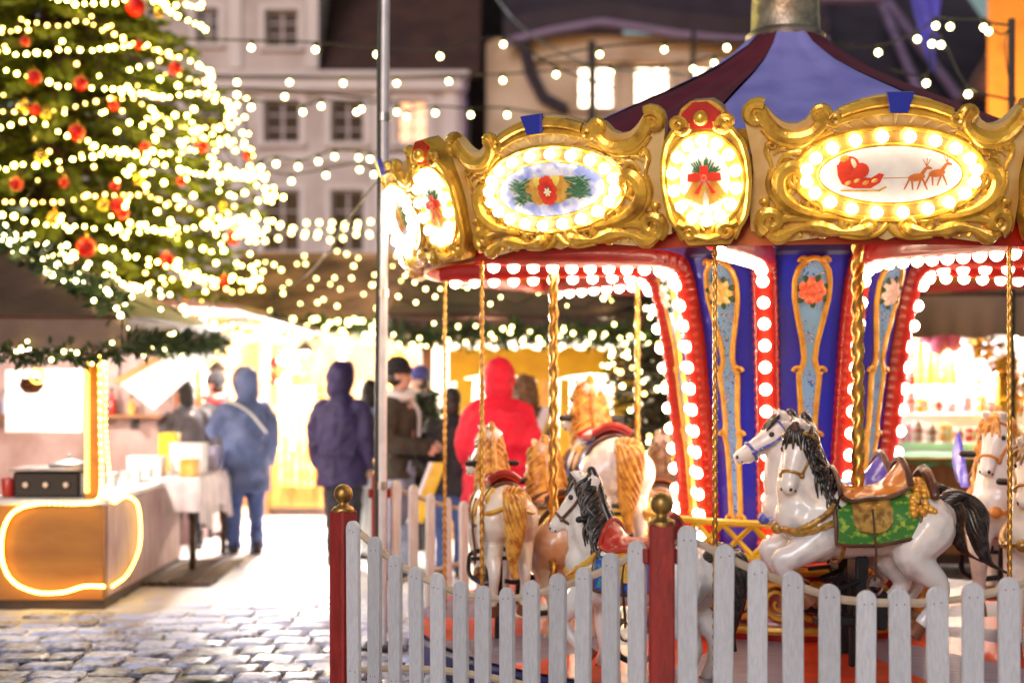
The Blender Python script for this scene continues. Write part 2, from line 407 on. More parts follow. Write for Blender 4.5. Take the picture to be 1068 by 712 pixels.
# ================================================================== ground
def ground_mats():
    m, n, l, b = _nodes('trodden_snow')
    tc = n.new('ShaderNodeTexCoord')
    t = n.new('ShaderNodeTexNoise'); t.inputs['Scale'].default_value = .55; t.inputs['Detail'].default_value = 8
    l.new(tc.outputs['Object'], t.inputs['Vector'])
    r = n.new('ShaderNodeValToRGB'); r.color_ramp.elements[0].position = .36; r.color_ramp.elements[0].color = (.16, .13, .13, 1)
    r.color_ramp.elements[1].position = .52; r.color_ramp.elements[1].color = (.8, .77, .8, 1)
    l.new(t.outputs['Fac'], r.inputs['Fac']); l.new(r.outputs['Color'], b.inputs['Base Color'])
    t2 = n.new('ShaderNodeTexNoise'); t2.inputs['Scale'].default_value = 9; t2.inputs['Detail'].default_value = 8
    l.new(tc.outputs['Object'], t2.inputs['Vector'])
    bp = n.new('ShaderNodeBump'); bp.inputs['Strength'].default_value = .5; bp.inputs['Distance'].default_value = .03
    l.new(t2.outputs['Fac'], bp.inputs['Height']); l.new(bp.outputs['Normal'], b.inputs['Normal'])
    b.inputs['Roughness'].default_value = .5
    M['snow_ground'] = m
    m, n, l, b = _nodes('frosty_cobble')
    tc = n.new('ShaderNodeTexCoord')
    big = n.new('ShaderNodeTexNoise'); big.inputs['Scale'].default_value = .42; big.inputs['Detail'].default_value = 4
    fine = n.new('ShaderNodeTexNoise'); fine.inputs['Scale'].default_value = 22; fine.inputs['Detail'].default_value = 7
    med = n.new('ShaderNodeTexNoise'); med.inputs['Scale'].default_value = 5; med.inputs['Detail'].default_value = 5
    for q in (big, fine, med): l.new(tc.outputs['Object'], q.inputs['Vector'])
    at_ = n.new('ShaderNodeAttribute'); at_.attribute_name = 'tone'
    a1 = n.new('ShaderNodeMath'); a1.operation = 'MULTIPLY_ADD'; a1.inputs[1].default_value = .75; l.new(fine.outputs['Fac'], a1.inputs[0]); l.new(med.outputs['Fac'], a1.inputs[2])
    a2 = n.new('ShaderNodeMath'); a2.operation = 'MULTIPLY_ADD'; a2.inputs[1].default_value = .3; l.new(at_.outputs['Fac'], a2.inputs[0]); l.new(a1.outputs[0], a2.inputs[2])
    # near left corner has shade put into its colour; the rest is frosted
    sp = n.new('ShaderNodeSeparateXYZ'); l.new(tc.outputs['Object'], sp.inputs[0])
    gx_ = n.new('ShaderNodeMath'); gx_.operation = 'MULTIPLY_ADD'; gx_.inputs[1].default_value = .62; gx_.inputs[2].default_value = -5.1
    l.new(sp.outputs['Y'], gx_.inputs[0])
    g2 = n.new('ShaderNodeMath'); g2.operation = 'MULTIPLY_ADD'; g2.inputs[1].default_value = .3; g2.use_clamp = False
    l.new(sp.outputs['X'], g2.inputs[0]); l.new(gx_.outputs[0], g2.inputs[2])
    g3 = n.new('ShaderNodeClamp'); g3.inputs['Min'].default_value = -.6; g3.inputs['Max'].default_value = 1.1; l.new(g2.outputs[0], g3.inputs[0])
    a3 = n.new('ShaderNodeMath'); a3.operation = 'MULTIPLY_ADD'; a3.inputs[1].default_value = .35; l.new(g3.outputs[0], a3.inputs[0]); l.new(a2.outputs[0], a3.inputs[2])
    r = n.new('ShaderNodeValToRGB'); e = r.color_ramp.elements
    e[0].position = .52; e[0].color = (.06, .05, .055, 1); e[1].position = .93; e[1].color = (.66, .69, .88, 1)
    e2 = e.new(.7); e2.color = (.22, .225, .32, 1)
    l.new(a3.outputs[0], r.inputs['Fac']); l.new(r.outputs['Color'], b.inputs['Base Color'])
    bp = n.new('ShaderNodeBump'); bp.inputs['Strength'].default_value = .6; bp.inputs['Distance'].default_value = .012
    l.new(a1.outputs[0], bp.inputs['Height']); l.new(bp.outputs['Normal'], b.inputs['Normal'])
    mr = n.new('ShaderNodeMapRange'); mr.inputs['To Min'].default_value = .38; mr.inputs['To Max'].default_value = .75
    mr.inputs['From Min'].default_value = .35; mr.inputs['From Max'].default_value = .7
    l.new(med.outputs['Fac'], mr.inputs['Value']); l.new(mr.outputs['Result'], b.inputs['Roughness'])
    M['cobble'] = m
    M['joint'] = mat('wet_joint', (.03, .025, .025), .5, 0, (.09, .08, .085), 14, 6, .4, 40)
ground_mats()

def build_ground():
    g = MB(); s = 130
    # one sheet to the horizon
    g.quad((-s, -20, -.03), (s, -20, -.03), (s, 220, -.03), (-s, 220, -.03))
    o = solo('ground', g, 'snow_ground', kind='structure', smooth=0)
    j = MB(); j.quad((-8.2, 5.5, -.022), (6.5, 5.5, -.022), (6.5, 13.1, -.022), (-8.2, 13.1, -.022))
    solo('pavement', j, 'joint', kind='structure', smooth=0)
    # setts: each stone a low dome with broken edges
    mb = MB(); tones = []
    y = 5.7; row = 0
    while y < 13.0:
        h = ru(.23, .31); x = -8 + ru(0, .2)
        ang = .10 * sin(y * .9)
        while x < 3.2:
            w = ru(.2, .33)
            if not (x > .9 and y > 6.4):
                top = ru(.006, .016); KU = (-1, -.93, -.6, -.2, .2, .6, .93, 1); nu, nv = 7, 7; vs = []
                tilt = ru(-.05, .05); tilt2 = ru(-.05, .05); off = (ru(-.008, .008), ru(-.008, .008))
                for i in range(nu + 1):
                    for k in range(nv + 1):
                        u = KU[i]; v = KU[k]
                        # superellipse footprint
                        m = max(abs(u), abs(v)); q = (abs(u) ** 7 + abs(v) ** 7) ** (1 / 7)
                        cut = .10 * (abs(u) * abs(v)) ** 6; uu, vv = u * (1 - cut), v * (1 - cut)
                        px = uu * (w / 2 - .007); py = vv * (h / 2 - .012)
                        px += .007 * mnoise.noise(Vector((x * 7 + u * 2, y * 7, 3))); py += .007 * mnoise.noise(Vector((x * 7, y * 7 + v * 2, 9)))
                        z = top * (1 - m ** 3) - (.020 if m > .97 else .0) + px * tilt + py * tilt2 + .009 * mnoise.noise(Vector((x * 9 + px * 14, y * 9 + py * 14, 1)))
                        X = x + w / 2 + px + off[0]; Y = y + h / 2 + py + off[1] + (x * ang * .9) + .05 * sin(x * 1.1 + y)
                        vs.append((X, Y, z))
                fs = []
                for i in range(nu):
                    for k in range(nv):
                        a = i * (nv + 1) + k; fs.append((a, a + nv + 1, a + nv + 2, a + 1))
                mb.add(vs, fs); tones += [ru(-.5, .5)] * len(vs)
            x += w
        y += h; row += 1
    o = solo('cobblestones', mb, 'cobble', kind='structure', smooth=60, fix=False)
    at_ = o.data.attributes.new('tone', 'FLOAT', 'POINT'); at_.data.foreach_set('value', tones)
build_ground()

m_snow = mat('lane_snow', (.86, .85, .88), .55, 0, (.66, .64, .68), 1.4, 8, .35, 9, mlo=.35, mhi=.75); M['lane_snow'] = m_snow
def snow_lane():
    mb = MB(); nx, ny = 90, 70
    def f(u, v):
        x = lerp(-7.5, 2.5, u); y = lerp(9.2, 17.2, v)
        z = interp([(9.2, -.030), (10.1, -.014), (10.9, .004), (12.0, .018), (17.2, .02)], y - .9 * mnoise.noise(Vector((x * .9, 3, 1))) + .22 * (x + 2.5) * 0)
        return Vector((x, y, z + .014 * mnoise.noise(Vector((x * 1.6, y * 1.6, 2))) + .006 * mnoise.noise(Vector((x * 6, y * 6, 4)))))
    mb.grid(f, nx, ny); solo('snowy_path', mb, 'lane_snow', kind='structure', smooth=80)
snow_lane()
# ================================================================== carousel
CX, CY = 1.71, 9.0
def pol(r, phi, z):
    a = radians(phi); return Vector((CX - r * sin(a), CY - r * cos(a), z))
DECK = .2
car = thing('carousel', 'gilded merry-go-round with lit bulb panels and red and blue striped tent roof', 'carousel', (CX, CY, 0))
ZB = 2.368; HP = .68; RB = 2.27; LEAN = .21

# ---- platform
mb = MB()
mb.lathe((CX, CY, 0), [(.5, .02), (2.3, .02), (2.34, .05), (2.34, DECK - .03), (2.32, DECK - .012), (.5, DECK - .012)], 72)
part('platform', mb, 'rim_blue', car)
deck = MB()
for k in range(18):
    deck.mi = k % 2
    a0 = 19.3 + 10 + 20 * k; n = 6
    for r0, r1 in ((.8, 1.2), (1.2, 1.6), (1.6, 2.0), (2.0, 2.3)):
        for i in range(n):
            p0 = a0 + 20 * i / n; p1 = a0 + 20 * (i + 1) / n
            deck.quad(pol(r0, p0, DECK), pol(r1, p0, DECK), pol(r1, p1, DECK), pol(r0, p1, DECK))
part('deck', deck, ['deck_red', 'deck_grey'], car, smooth=0)
# ---- drum with gilt scrolls, and the lattice ring above it
mb = MB(); mb.lathe((CX, CY, 0), [(.84, DECK), (.86, .24), (.84, .27), (.82, .30), (.82, .56), (.84, .60), (.86, .63), (.8, .66), (.5, .66)], 72)
base = part('drum_base', mb, 'saddle_red', car)
mb = MB()
for z in (.26, .60): mb.tube([pol(.845, i * 5, z) for i in range(72)], .028, 8, closed=True)
for k in range(27):
    a = k * 360 / 27; sg = 1 if k % 2 else -1
    for s in (0, 1):
        pts = []
        for i in range(22):
            t = i / 21; th = sg * (t * 5.6 + .5) + s * pi; rr = .012 + .085 * (1 - t) ** .7
            pts.append(pol(.845 + .012, a + math.degrees(rr * cos(th) / .85), .43 + rr * sin(th) * 1.15))
        mb.tube(pts, [.022 - .012 * i / 21 for i in range(22)], 6)
part('scroll_band', mb, 'cart_gold', car)
mb = MB()
NL = 32
for k in range(NL):
    a = k * 360 / NL; b = (k + 1) * 360 / NL
    for s in ((.69, .86), (.86, .69)):
        mb.tube([pol(.9, a, s[0]), pol(.9, (a + b) / 2, (s[0] + s[1]) / 2), pol(.9, b, s[1])], .016, 4)
for z in (.68, .87): mb.tube([pol(.9, i * 5, z) for i in range(72)], .022, 6, closed=True)
part('lattice_ring', mb, 'yellow', car)

# ---- column: flares towards the top
CPROF = [(.66, .57), (.9, .585), (1.2, .61), (1.6, .655), (1.9, .69), (2.1, .725), (2.25, .76), (2.36, .80), (2.44, .84)]
def cr(z): return interp(CPROF, z)
mb = MB(); mb.lathe((CX, CY, 0), [(cr(z), z) for z in [.66 + (2.5 - .66) * i / 30 for i in range(31)]], 72)
part('column', mb, 'blue_panel', car)
mb = MB(); mb.lathe((CX, CY, 0), [(cr(2.4) + .0, 2.4), (cr(2.4) + .03, 2.42), (cr(2.4) + .03, 2.5), (.8, 2.52)], 72)
part('column_cap', mb, 'rim_blue', car)

# ceiling
mb = MB(); mb.lathe((CX, CY, 0), [(.6, 2.56), (1.4, 2.53), (2.2, 2.47), (2.3, 2.47), (2.3, 2.5), (.6, 2.6)], 72)
part('ceiling', mb, 'saddle_red', car)

# ---- light ribs: up the column, then out under the ceiling
def rib(phi, side_bulbs):
    path = [(cr(.7) + 0, .7)]
    for i in range(1, 20): z = .7 + (2.26 - .7) * i / 19; path.append((cr(z), z))
    path += [(.79, 2.33), (.85, 2.385), (.93, 2.41), (1.05, 2.42), (1.4, 2.415), (1.8, 2.405), (2.2, 2.395)]
    pts = bez([(r, z, 0) for r, z in path], 120)
    # outward normal in the (r,z) plane
    mb = MB(); th = .075; vs = []
    n = len(pts)
    def place(r, z, w):  # w: sideways
        a = radians(phi); return Vector((CX - r * sin(a) - w * cos(a), CY - r * cos(a) + w * sin(a), z))
    for i, p in enumerate(pts):
        q = pts[min(i + 1, n - 1)] - pts[max(i - 1, 0)]; q.normalize()
        nr, nz = q.y, -q.x                                    # outward / downward
        t = min(1., max(0., (p.y - 2.2) / .2)) if p.x < .84 else 1.
        up_on_col = p.x < 1.0
        w = .060 + .010 * abs(sin(i * 1.05))                  # scalloped edges
        h = th
        vs.append([place(p.x - nr * .03, p.y - nz * .03, -w), place(p.x + nr * h * .55, p.y + nz * h * .55, -w - .006), place(p.x + nr * h, p.y + nz * h, -w * .62),
                   place(p.x + nr * (h + .008 * abs(sin(i * 1.05))), p.y + nz * (h + .008 * abs(sin(i * 1.05))), 0),
                   place(p.x + nr * h, p.y + nz * h, w * .62), place(p.x + nr * h * .55, p.y + nz * h * .55, w + .006), place(p.x - nr * .03, p.y - nz * .03, w)])
    flat = [v for r in vs for v in r]; K = 7
    fs = [(i * K + k, i * K + k + 1, (i + 1) * K + k + 1, (i + 1) * K + k) for i in range(n - 1) for k in range(K - 1)]
    mb.add(flat, fs)
    rb = part('light_rib', mb, 'red', car, smooth=50)
    # bulbs, evenly along the rib
    L = 0; marks = []; step = .128
    nxt = .05
    for i in range(1, n):
        d = (pts[i] - pts[i - 1]).length
        while L + d > nxt:
            t = (nxt - L) / d; p = pts[i - 1].lerp(pts[i], t); q = (pts[i] - pts[i - 1]).normalized()
            marks.append((p, q)); nxt += step
        L += d
    for p, q in marks:
        nr, nz = q.y, -q.x
        bulb(place(p.x + nr * (th + .012), p.y + nz * (th + .012), 0), rb, .035, 2, 'bulb_rib')
    for sgn in side_bulbs:
        for p, q in marks[1::1]:
            nr, nz = q.y, -q.x
            if p.x > 1.6: continue
            bulb(place(p.x + nr * th * .35, p.y + nz * th * .35, sgn * .105), rb, .031, 2, 'bulb_rib')
for k in range(9):
    phi = 19.3 + 40 * k
    f = ((phi - 10.8 + 180) % 360) - 180
    if abs(f) < 140: rib(phi, (1,) if 30 < f < 100 else (-1,) if -100 < f < -60 else ())
# ---- cartouches on the blue panels
def cartouche(phi, rosecol):
    def mp(u, z, h=0.): # u metres sideways (to the viewer's right), on the flaring wall
        r = cr(z) + h; return pol(r, phi - math.degrees(u / cr(z)), z)
    sh = [(.86, .02), (.9, .038), (.96, .04), (1.1, .04), (1.28, .046), (1.34, .06), (1.38, .06), (1.42, .048),
          (1.55, .056), (1.68, .07), (1.72, .072), (1.75, .055), (1.8, .036), (1.9, .05), (2.02, .085), (2.15, .118), (2.25, .124), (2.32, .105), (2.36, .06)]
    zs = [.86 + (2.36 - .86) * i / 60 for i in range(61)]
    W = [interp(sh, z) * .8 for z in zs]
    mb = MB(); mb.slab(lambda a, b: mp((b * 2 - 1) * W[round(a * 60)] * .9, zs[round(a * 60)], .002), lambda a, b: mp((b * 2 - 1) * W[round(a * 60)] * .9, zs[round(a * 60)], .016), 60, 6)
    ct = part('cartouche', mb, 'cart_field', car)
    mb = MB()
    for s in (-1, 1): mb.tube([mp(s * w, z, .016) for w, z in zip(W, zs)], .017, 6)
    for z, w in ((1.735, .085), (1.36, .07), (2.36, .075), (.86, .04)):
        for s in (-1, 1):
            pts = [mp(s * (w * .75 + .03 * cos(t * .5) * (1 - t / 14)), z + .03 * sin(t * .5) * (1 - t / 14), .022) for t in range(13)]
            mb.tube(pts, .012, 6)
    mb.tube([mp(-.06 + .12 * i / 8, 2.36 + .02 * sin(pi * i / 8), .018) for i in range(9)], .017, 6)
    part('gilt_border', mb, 'cart_gold', ct)
    mb = MB(); cz = 2.2
    for ring, (n, rr, sz) in enumerate(((7, .048, .034), (5, .026, .028), (1, 0, .024))):
        for i in range(n):
            a = 2 * pi * i / n + ring; c = mp(rr * cos(a), cz + rr * sin(a), .02 + ring * .006)
            mb.ell(c, sz, 8, 6, Matrix.Diagonal((1, .4, 1)))
    part('rose', mb, rosecol, ct)
    mb = MB()
    for i in range(7):
        a = 2 * pi * i / 7 + .3; mb.ell(mp(.078 * cos(a), cz + .074 * sin(a), .018), (.03, .008, .018), 8, 5, Matrix.Rotation(-a, 3, 'Y'))
    part('rose_leaf', mb, 'leaf_dark', ct)
M['leaf_dark'] = mat('painted_leaf', (.03, .09, .04), .4)
M['rose_red'] = mat('painted_rose_red', (.75, .08, .03), .4, 0, (.9, .3, .15), 30)
M['rose_yellow'] = mat('painted_rose_yellow', (.85, .55, .12), .4, 0, (.9, .75, .35), 30)
M['rose_pink'] = mat('painted_rose_pink', (.85, .55, .5), .4, 0, (.9, .75, .7), 30)
def field_mat():
    m, n, l, b = _nodes('painted_sprigs'); tc = n.new('ShaderNodeTexCoord')
    v = n.new('ShaderNodeTexVoronoi'); v.inputs['Scale'].default_value = 46; l.new(tc.outputs['Object'], v.inputs['Vector'])
    ns = n.new('ShaderNodeTexNoise'); ns.inputs['Scale'].default_value = 9; l.new(tc.outputs['Object'], ns.inputs['Vector'])
    r = n.new('ShaderNodeValToRGB'); e = r.color_ramp.elements; r.color_ramp.interpolation = 'CONSTANT'
    e[0].position = 0; e[0].color = (.9, .82, .6, 1); e[1].position = .26; e[1].color = (.03, .07, .55, 1)
    x = e.new(.42); x.color = (.25, .52, .92, 1)
    l.new(v.outputs['Distance'], r.inputs['Fac'])
    mx = n.new('ShaderNodeMix'); mx.data_type = 'RGBA'; mx.inputs[6].default_value = (.25, .52, .92, 1)
    st = n.new('ShaderNodeMath'); st.operation = 'GREATER_THAN'; st.inputs[1].default_value = .44; l.new(ns.outputs['Fac'], st.inputs[0])
    l.new(st.outputs[0], mx.inputs[0]); l.new(r.outputs['Color'], mx.inputs[7]); l.new(mx.outputs[2], b.inputs['Base Color'])
    b.inputs['Roughness'].default_value = .35; M['cart_field'] = m
field_mat()
for phi, c in ((39.3, 'rose_yellow'), (-.7, 'rose_red'), (-40.7, 'rose_pink'), (79.3, 'rose_pink')): cartouche(phi, c)

# ---- rounding boards
def spiral(c, r0, r1, a0, turns, n=18):
    return [Vector((c[0] + lerp(r0, r1, i / n) * cos(a0 + 2 * pi * turns * i / n), c[1] + lerp(r0, r1, i / n) * sin(a0 + 2 * pi * turns * i / n), 0)) for i in range(n + 1)]
TOPL = [(0, .675), (.07, .672), (.14, .655), (.20, .63), (.25, .60), (.285, .585), (.30, .60), (.33, .62), (.355, .60), (.38, .565), (.42, .545), (.47, .55), (.51, .58), (.545, .63), (.58, .655), (.615, .645), (.64, .60)]
BOTL = [(0, -.012), (.05, .005), (.12, -.01), (.25, .012), (.4, -.008), (.5, -.018), (.56, .0), (.6, .03), (.64, .04)]
def side_w(v): return interp([(0, .62), (.05, .635), (.2, .632), (.3, .612), (.4, .618), (.5, .635), (.56, .645), (.62, .648), (.7, .645)], v)
def board_map(phic):
    def mp(u, v, h=0.):
        v = v * .93
        r = RB + LEAN * v / HP + h * .955
        return pol(r, phic - math.degrees(u / 2.36), ZB + v - h * .29)
    return mp
def big_panel(phic, pic, full=True):
    mp = board_map(phic)
    nu = 64; us = [-1 + 2 * i / nu for i in range(nu + 1)]
    def surf(h):
        def f(a, b):
            u = (a * 2 - 1); x = u * .64
            vt = interp(TOPL, abs(x)); vb = interp(BOTL, abs(x)); v = vb + (vt - vb) * b
            # pinch the sides
            x = u * side_w(v)
            return mp(x, v, h)
        return f
    mb = MB(); mb.slab(surf(0), surf(.05), nu, 14)
    pn = part('cornice_panel', mb, 'cream', car, smooth=35)
    if not full: return
    g = MB(); H = .052
    def tube2(pts, rad, n=8, h=H): g.tube([mp(p[0], p[1], h) for p in pts], rad, n)
    def both(pts, r0, r1=None, n=8, h=H):
        r1 = r0 if r1 is None else r1; N = len(pts)
        R = [lerp(r0, r1, i / (N - 1)) for i in range(N)] if not isinstance(r0, list) else r0
        for s in (-1, 1): tube2([(p[0] * s, p[1]) for p in pts], R, n, h)
    # arch: two parallel mouldings with rolled ends
    tube2([(x, .645 - .9 * x * x) for x in [-.24 + .48 * i / 24 for i in range(25)]], .026)
    tube2([(x, .597 - .8 * x * x) for x in [-.235 + .47 * i / 24 for i in range(25)]], .016)
    both(spiral((.262, .565), .038, .008, 1.2, -1.1), .022, .012)
    # U-scroll with curled ends
    both(bez([(.335, .60, 0), (.318, .55, 0), (.36, .50, 0), (.43, .482, 0), (.50, .50, 0), (.555, .56, 0), (.58, .61, 0)], 24), .034, .034)
    both(bez([(.32, .53, 0), (.37, .465, 0), (.43, .445, 0), (.51, .465, 0), (.57, .53, 0)], 20), .018)
    both(spiral((.325, .588), .034, .006, 3.3, -1.2), .026, .014)
    both(spiral((.592, .598), .05, .008, 2.2, -1.5), .034, .016)
    # side C-scrolls
    both(bez([(.415, .255, 0), (.385, .29, 0), (.41, .335, 0), (.46, .34, 0), (.50, .29, 0), (.49, .21, 0), (.43, .15, 0), (.34, .115, 0), (.24, .10, 0)], 36), [.020 + .02 * sin(pi * i / 36) for i in range(37)])
    both(spiral((.425, .285), .04, .01, 4.0, 1.1), .02, .012)
    both(bez([(.53, .33, 0), (.545, .26, 0), (.52, .19, 0), (.46, .12, 0), (.36, .09, 0)], 24), .02, .012)
    both(spiral((.36, .425), .03, .006, 2.0, 1.3), .016, .009)
    both(spiral((.345, .15), .045, .01, 3.6, -1.2), .022, .01)
    both(bez([(.54, .455, 0), (.555, .42, 0), (.535, .36, 0), (.525, .30, 0)], 14), .016, .008)
    both(spiral((.532, .445), .02, .004, 0, 1.2), .014, .008)
    # bottom acanthus
    both(spiral((.535, .085), .06, .012, 5.2, 1.4), .036, .018)
    both(bez([(.56, .03, 0), (.50, .01, 0), (.42, .045, 0), (.33, .055, 0), (.22, .03, 0), (.12, .035, 0), (.07, .06, 0)], 36), [.030 - .010 * cos(i * .5) for i in range(37)])
    both(bez([(.50, .09, 0), (.42, .10, 0), (.33, .085, 0), (.25, .06, 0)], 18), .026, .010)
    both(spiral((.085, .065), .042, .008, 4.5, 1.6), .024, .012)
    both(bez([(.5, .15, 0), (.44, .135, 0), (.4, .11, 0)], 12), .02, .006)
    # leaf fillers in the lower corners, beside the oval and under the scrolls
    for i in range(7):
        a_ = radians(-62 + i * 15); both(bez([(.455 * cos(a_) , .305 + .235 * sin(a_), 0), (.50 * cos(a_ - .05), .305 + .27 * sin(a_ - .09), 0), (.535 * cos(a_ - .02), .305 + .30 * sin(a_ - .14), 0)], 8), .019, .005, 7)
    both(bez([(.05, .115, 0), (.12, .085, 0), (.2, .085, 0), (.28, .125, 0), (.31, .165, 0)], 18), .017, .008)
    both(spiral((.185, .062), .03, .006, .6, -1.3), .018, .008); both(spiral((.30, .03), .026, .006, 2.2, 1.3), .016, .008)
    both(bez([(.57, .20, 0), (.56, .155, 0), (.585, .11, 0), (.585, .06, 0)], 14), [.020 + .008 * sin(i) for i in range(15)])
    both(bez([(.44, .40, 0), (.475, .395, 0), (.50, .365, 0), (.505, .33, 0)], 12), .018, .007); both(bez([(.47, .43, 0), (.50, .425, 0), (.525, .40, 0)], 10), .015, .006)
    both(bez([(.27, .51, 0), (.32, .485, 0), (.38, .44, 0), (.42, .40, 0)], 12), .016, .008)
    both(bez([(0, .07, 0), (.03, .03, 0), (.06, .012, 0), (.13, .0, 0), (.22, .008, 0)], 14), .018, .010)
    for i in range(6): both([(.20 + .05 * i, .012), (.215 + .05 * i, .055 + .01 * (i % 2))], .012, .004, 5)
    part('gilt_scroll', g, 'gold', pn)
    # rays
    r = MB()
    for i in range(11):
        a = radians(90 + (i - 5) * 9); p0 = (.42 * cos(a) * .9, .305 + .235 * sin(a)); p1 = (.62 * cos(a) * .9, .305 + .29 * sin(a) + .0)
        r.tube([mp(p0[0], p0[1], .05), mp(p1[0], p1[1], .05)], [.006, .016], 5)
    for s in (-1, 1):
        for i in range(5):
            a = radians(-32 + i * 13); r.tube([mp(s * (.43 * cos(a)), .305 + .21 * sin(a), .05), mp(s * (.52 * cos(a)), .305 + .27 * sin(a), .05)], [.006, .012], 5)
    part('ray_fan', r, 'cream', pn)
    # oval frame and white ground
    o = MB()
    for a, b, rr in ((.435, .218, .014), (.325, .138, .010)):
        o.tube([mp(a * cos(t * pi / 36), .305 + b * sin(t * pi / 36), .056) for t in range(72)], rr, 6, closed=True)
    part('oval_frame', o, 'gold', pn)
    d = MB()
    def disc(a, b, h): return lambda s, t: mp(a * s * cos(2 * pi * t), .305 + b * s * sin(2 * pi * t), h)
    d.grid(disc(.43, .213, .055), 5, 48)
    part('bulb_band', d, 'bulb_band', pn)
    d = MB(); d.slab(disc(.322, .135, .056), disc(.322, .135, .064), 4, 48)
    ov = part('oval', d, 'oval_sky' if pic == 'fruit' else 'ivory', pn)
    for i in range(20):
        t = 2 * pi * (i + .5) / 20
        bulb(mp(.382 * cos(t), .305 + .18 * sin(t), .082), pn, .0285)
    s = MB(); ks = lambda h: (lambda a, b: mp((a * 2 - 1) * lerp(.036, .056, b), .595 + .095 * b, h)); s.slab(ks(.07), ks(.10), 4, 4)
    part('blue_keystone', s, 'blue_shield', pn)
    P = MB(); S = 1.0 if pic == 'fruit' else 1.3
    def blob(u, v, a, b, rot=0., mi=0, h=.066, k=14):
        u *= S; v = .305 + (v - .305) * S; a *= S; b *= S
        P.mi = mi
        ctr = mp(u, v, h + .004); ring = []
        for i in range(k):
            t = 2 * pi * i / k; x = a * cos(t); y = b * sin(t)
            ring.append(mp(u + x * cos(rot) - y * sin(rot), v + x * sin(rot) + y * cos(rot), h))
        P.add([ctr] + ring, [(0, 1 + i, 1 + (i + 1) % k) for i in range(k)])
    def poly(pts, mi, h=.067):
        P.mi = mi; P.add([mp(x * S, .305 + (y - .305) * S, h) for x, y in pts], [tuple(range(len(pts)))])
    cy = .305
    if pic == 'fruit':
        for s in (-1, 1):
            for i in range(30):
                a = ru(-.7, .7); x = s * ru(.13, .21); blob(x, cy + ru(-.045, .05), .05, .007, a * s, 2, .0655 + i * .0001, 6)
            blob(s * .085, cy + .004, .07, .062, 0, 1, .067); blob(s * .06, cy - .03, .05, .042, .3, 1, .068); blob(s * .05, cy + .035, .04, .036, .3, 5, .0675)
        for i in range(9):
            a = i * .7; blob(.034 * cos(a), cy + .05 * sin(a) - .004, .027, .027, 0, 0, .069 + i * .0003)
        for i in range(6):
            a = i * pi / 3; blob(.012 * cos(a), cy - .012 + .012 * sin(a), .012, .006, a, 3, .0725)
        mats = ['paint_red', 'paint_gold', 'paint_green', 'paint_cream', 'paint_rust', 'paint_lemon']
        nm = 'painted_fruit'
    else:
        # sleigh loaded with a sack, and two reindeer ahead of it
        ox = -.09
        poly([(ox - .095, cy - .005), (ox - .08, cy - .035), (ox - .04, cy - .05), (ox + .02, cy - .05), (ox + .05, cy - .03), (ox + .062, cy), (ox + .045, cy + .005), (ox + .02, cy - .012), (ox - .03, cy - .01), (ox - .06, cy + .01), (ox - .085, cy + .04), (ox - .1, cy + .035)], 0)
        poly([(ox - .085, cy - .062), (ox + .05, cy - .062), (ox + .075, cy - .048), (ox + .07, cy - .042), (ox + .045, cy - .056), (ox - .085, cy - .056)], 1)
        blob(ox - .06, cy + .035, .035, .032, .2, 0, .068); blob(ox - .02, cy + .015, .03, .028, 0, 0, .0685); blob(ox - .075, cy + .058, .016, .014, 0, 1, .069)
        for i in range(4): blob(ox - .06 + .03 * i, cy - .03 + .008 * (i % 2), .012, .007, .5, 1, .069)
        blob(ox - .045, cy + .04, .01, .02, .4, 3, .069)
        for x0, y0 in ((.085, -.01), (.155, .006)):
            b0 = cy + y0
            blob(x0, b0, .03, .014, .15, 4, .067)
            poly([(x0 + .02, b0 + .0), (x0 + .034, b0 + .03), (x0 + .052, b0 + .03), (x0 + .05, b0 + .036), (x0 + .036, b0 + .042), (x0 + .024, b0 + .034), (x0 + .008, b0 + .01)], 4)
            for lx, dx in ((-.024, -.016), (-.016, .006), (.016, -.01), (.022, .02)):
                poly([(x0 + lx - .004, b0 - .006), (x0 + lx + .004, b0 - .006), (x0 + lx + dx + .003, b0 - .045), (x0 + lx + dx - .002, b0 - .045)], 4)
            for q in ((.03, .07), (.016, .066), (.042, .066)):
                poly([(x0 + .03, b0 + .04), (x0 + .033, b0 + .04), (x0 + q[0] + .002, b0 + q[1]), (x0 + q[0] - .001, b0 + q[1])], 4)
        poly([(ox + .06, cy - .015), (.06, cy - .012), (.06, cy - .010), (ox + .06, cy - .012)], 4)
        mats = ['paint_red', 'paint_gold', 'paint_green', 'paint_cream', 'paint_rust']; nm = 'painted_sleigh'
    part(nm, P, mats, ov, smooth=0)
M['paint_red'] = mat('painted_red', (.75, .05, .02), .4); M['paint_gold'] = mat('painted_gold', (.62, .28, .03), .4, 0, (.75, .45, .1), 25)
M['paint_lemon'] = mat('painted_lemon', (.85, .68, .15), .4, 0, (.7, .6, .1), 25); M['paint_green'] = mat('painted_fir', (.05, .16, .08), .4); M['paint_cream'] = mat('painted_cream', (.85, .75, .5), .4); M['paint_rust'] = mat('painted_rust', (.6, .16, .03), .4)
M['oval_sky'] = mat('oval_sky', (.26, .33, .75), .35, 0, (.75, .75, .85), 5, 2, stretch=(2.5, 2.5, 3.5), mlo=.4, mhi=.6)

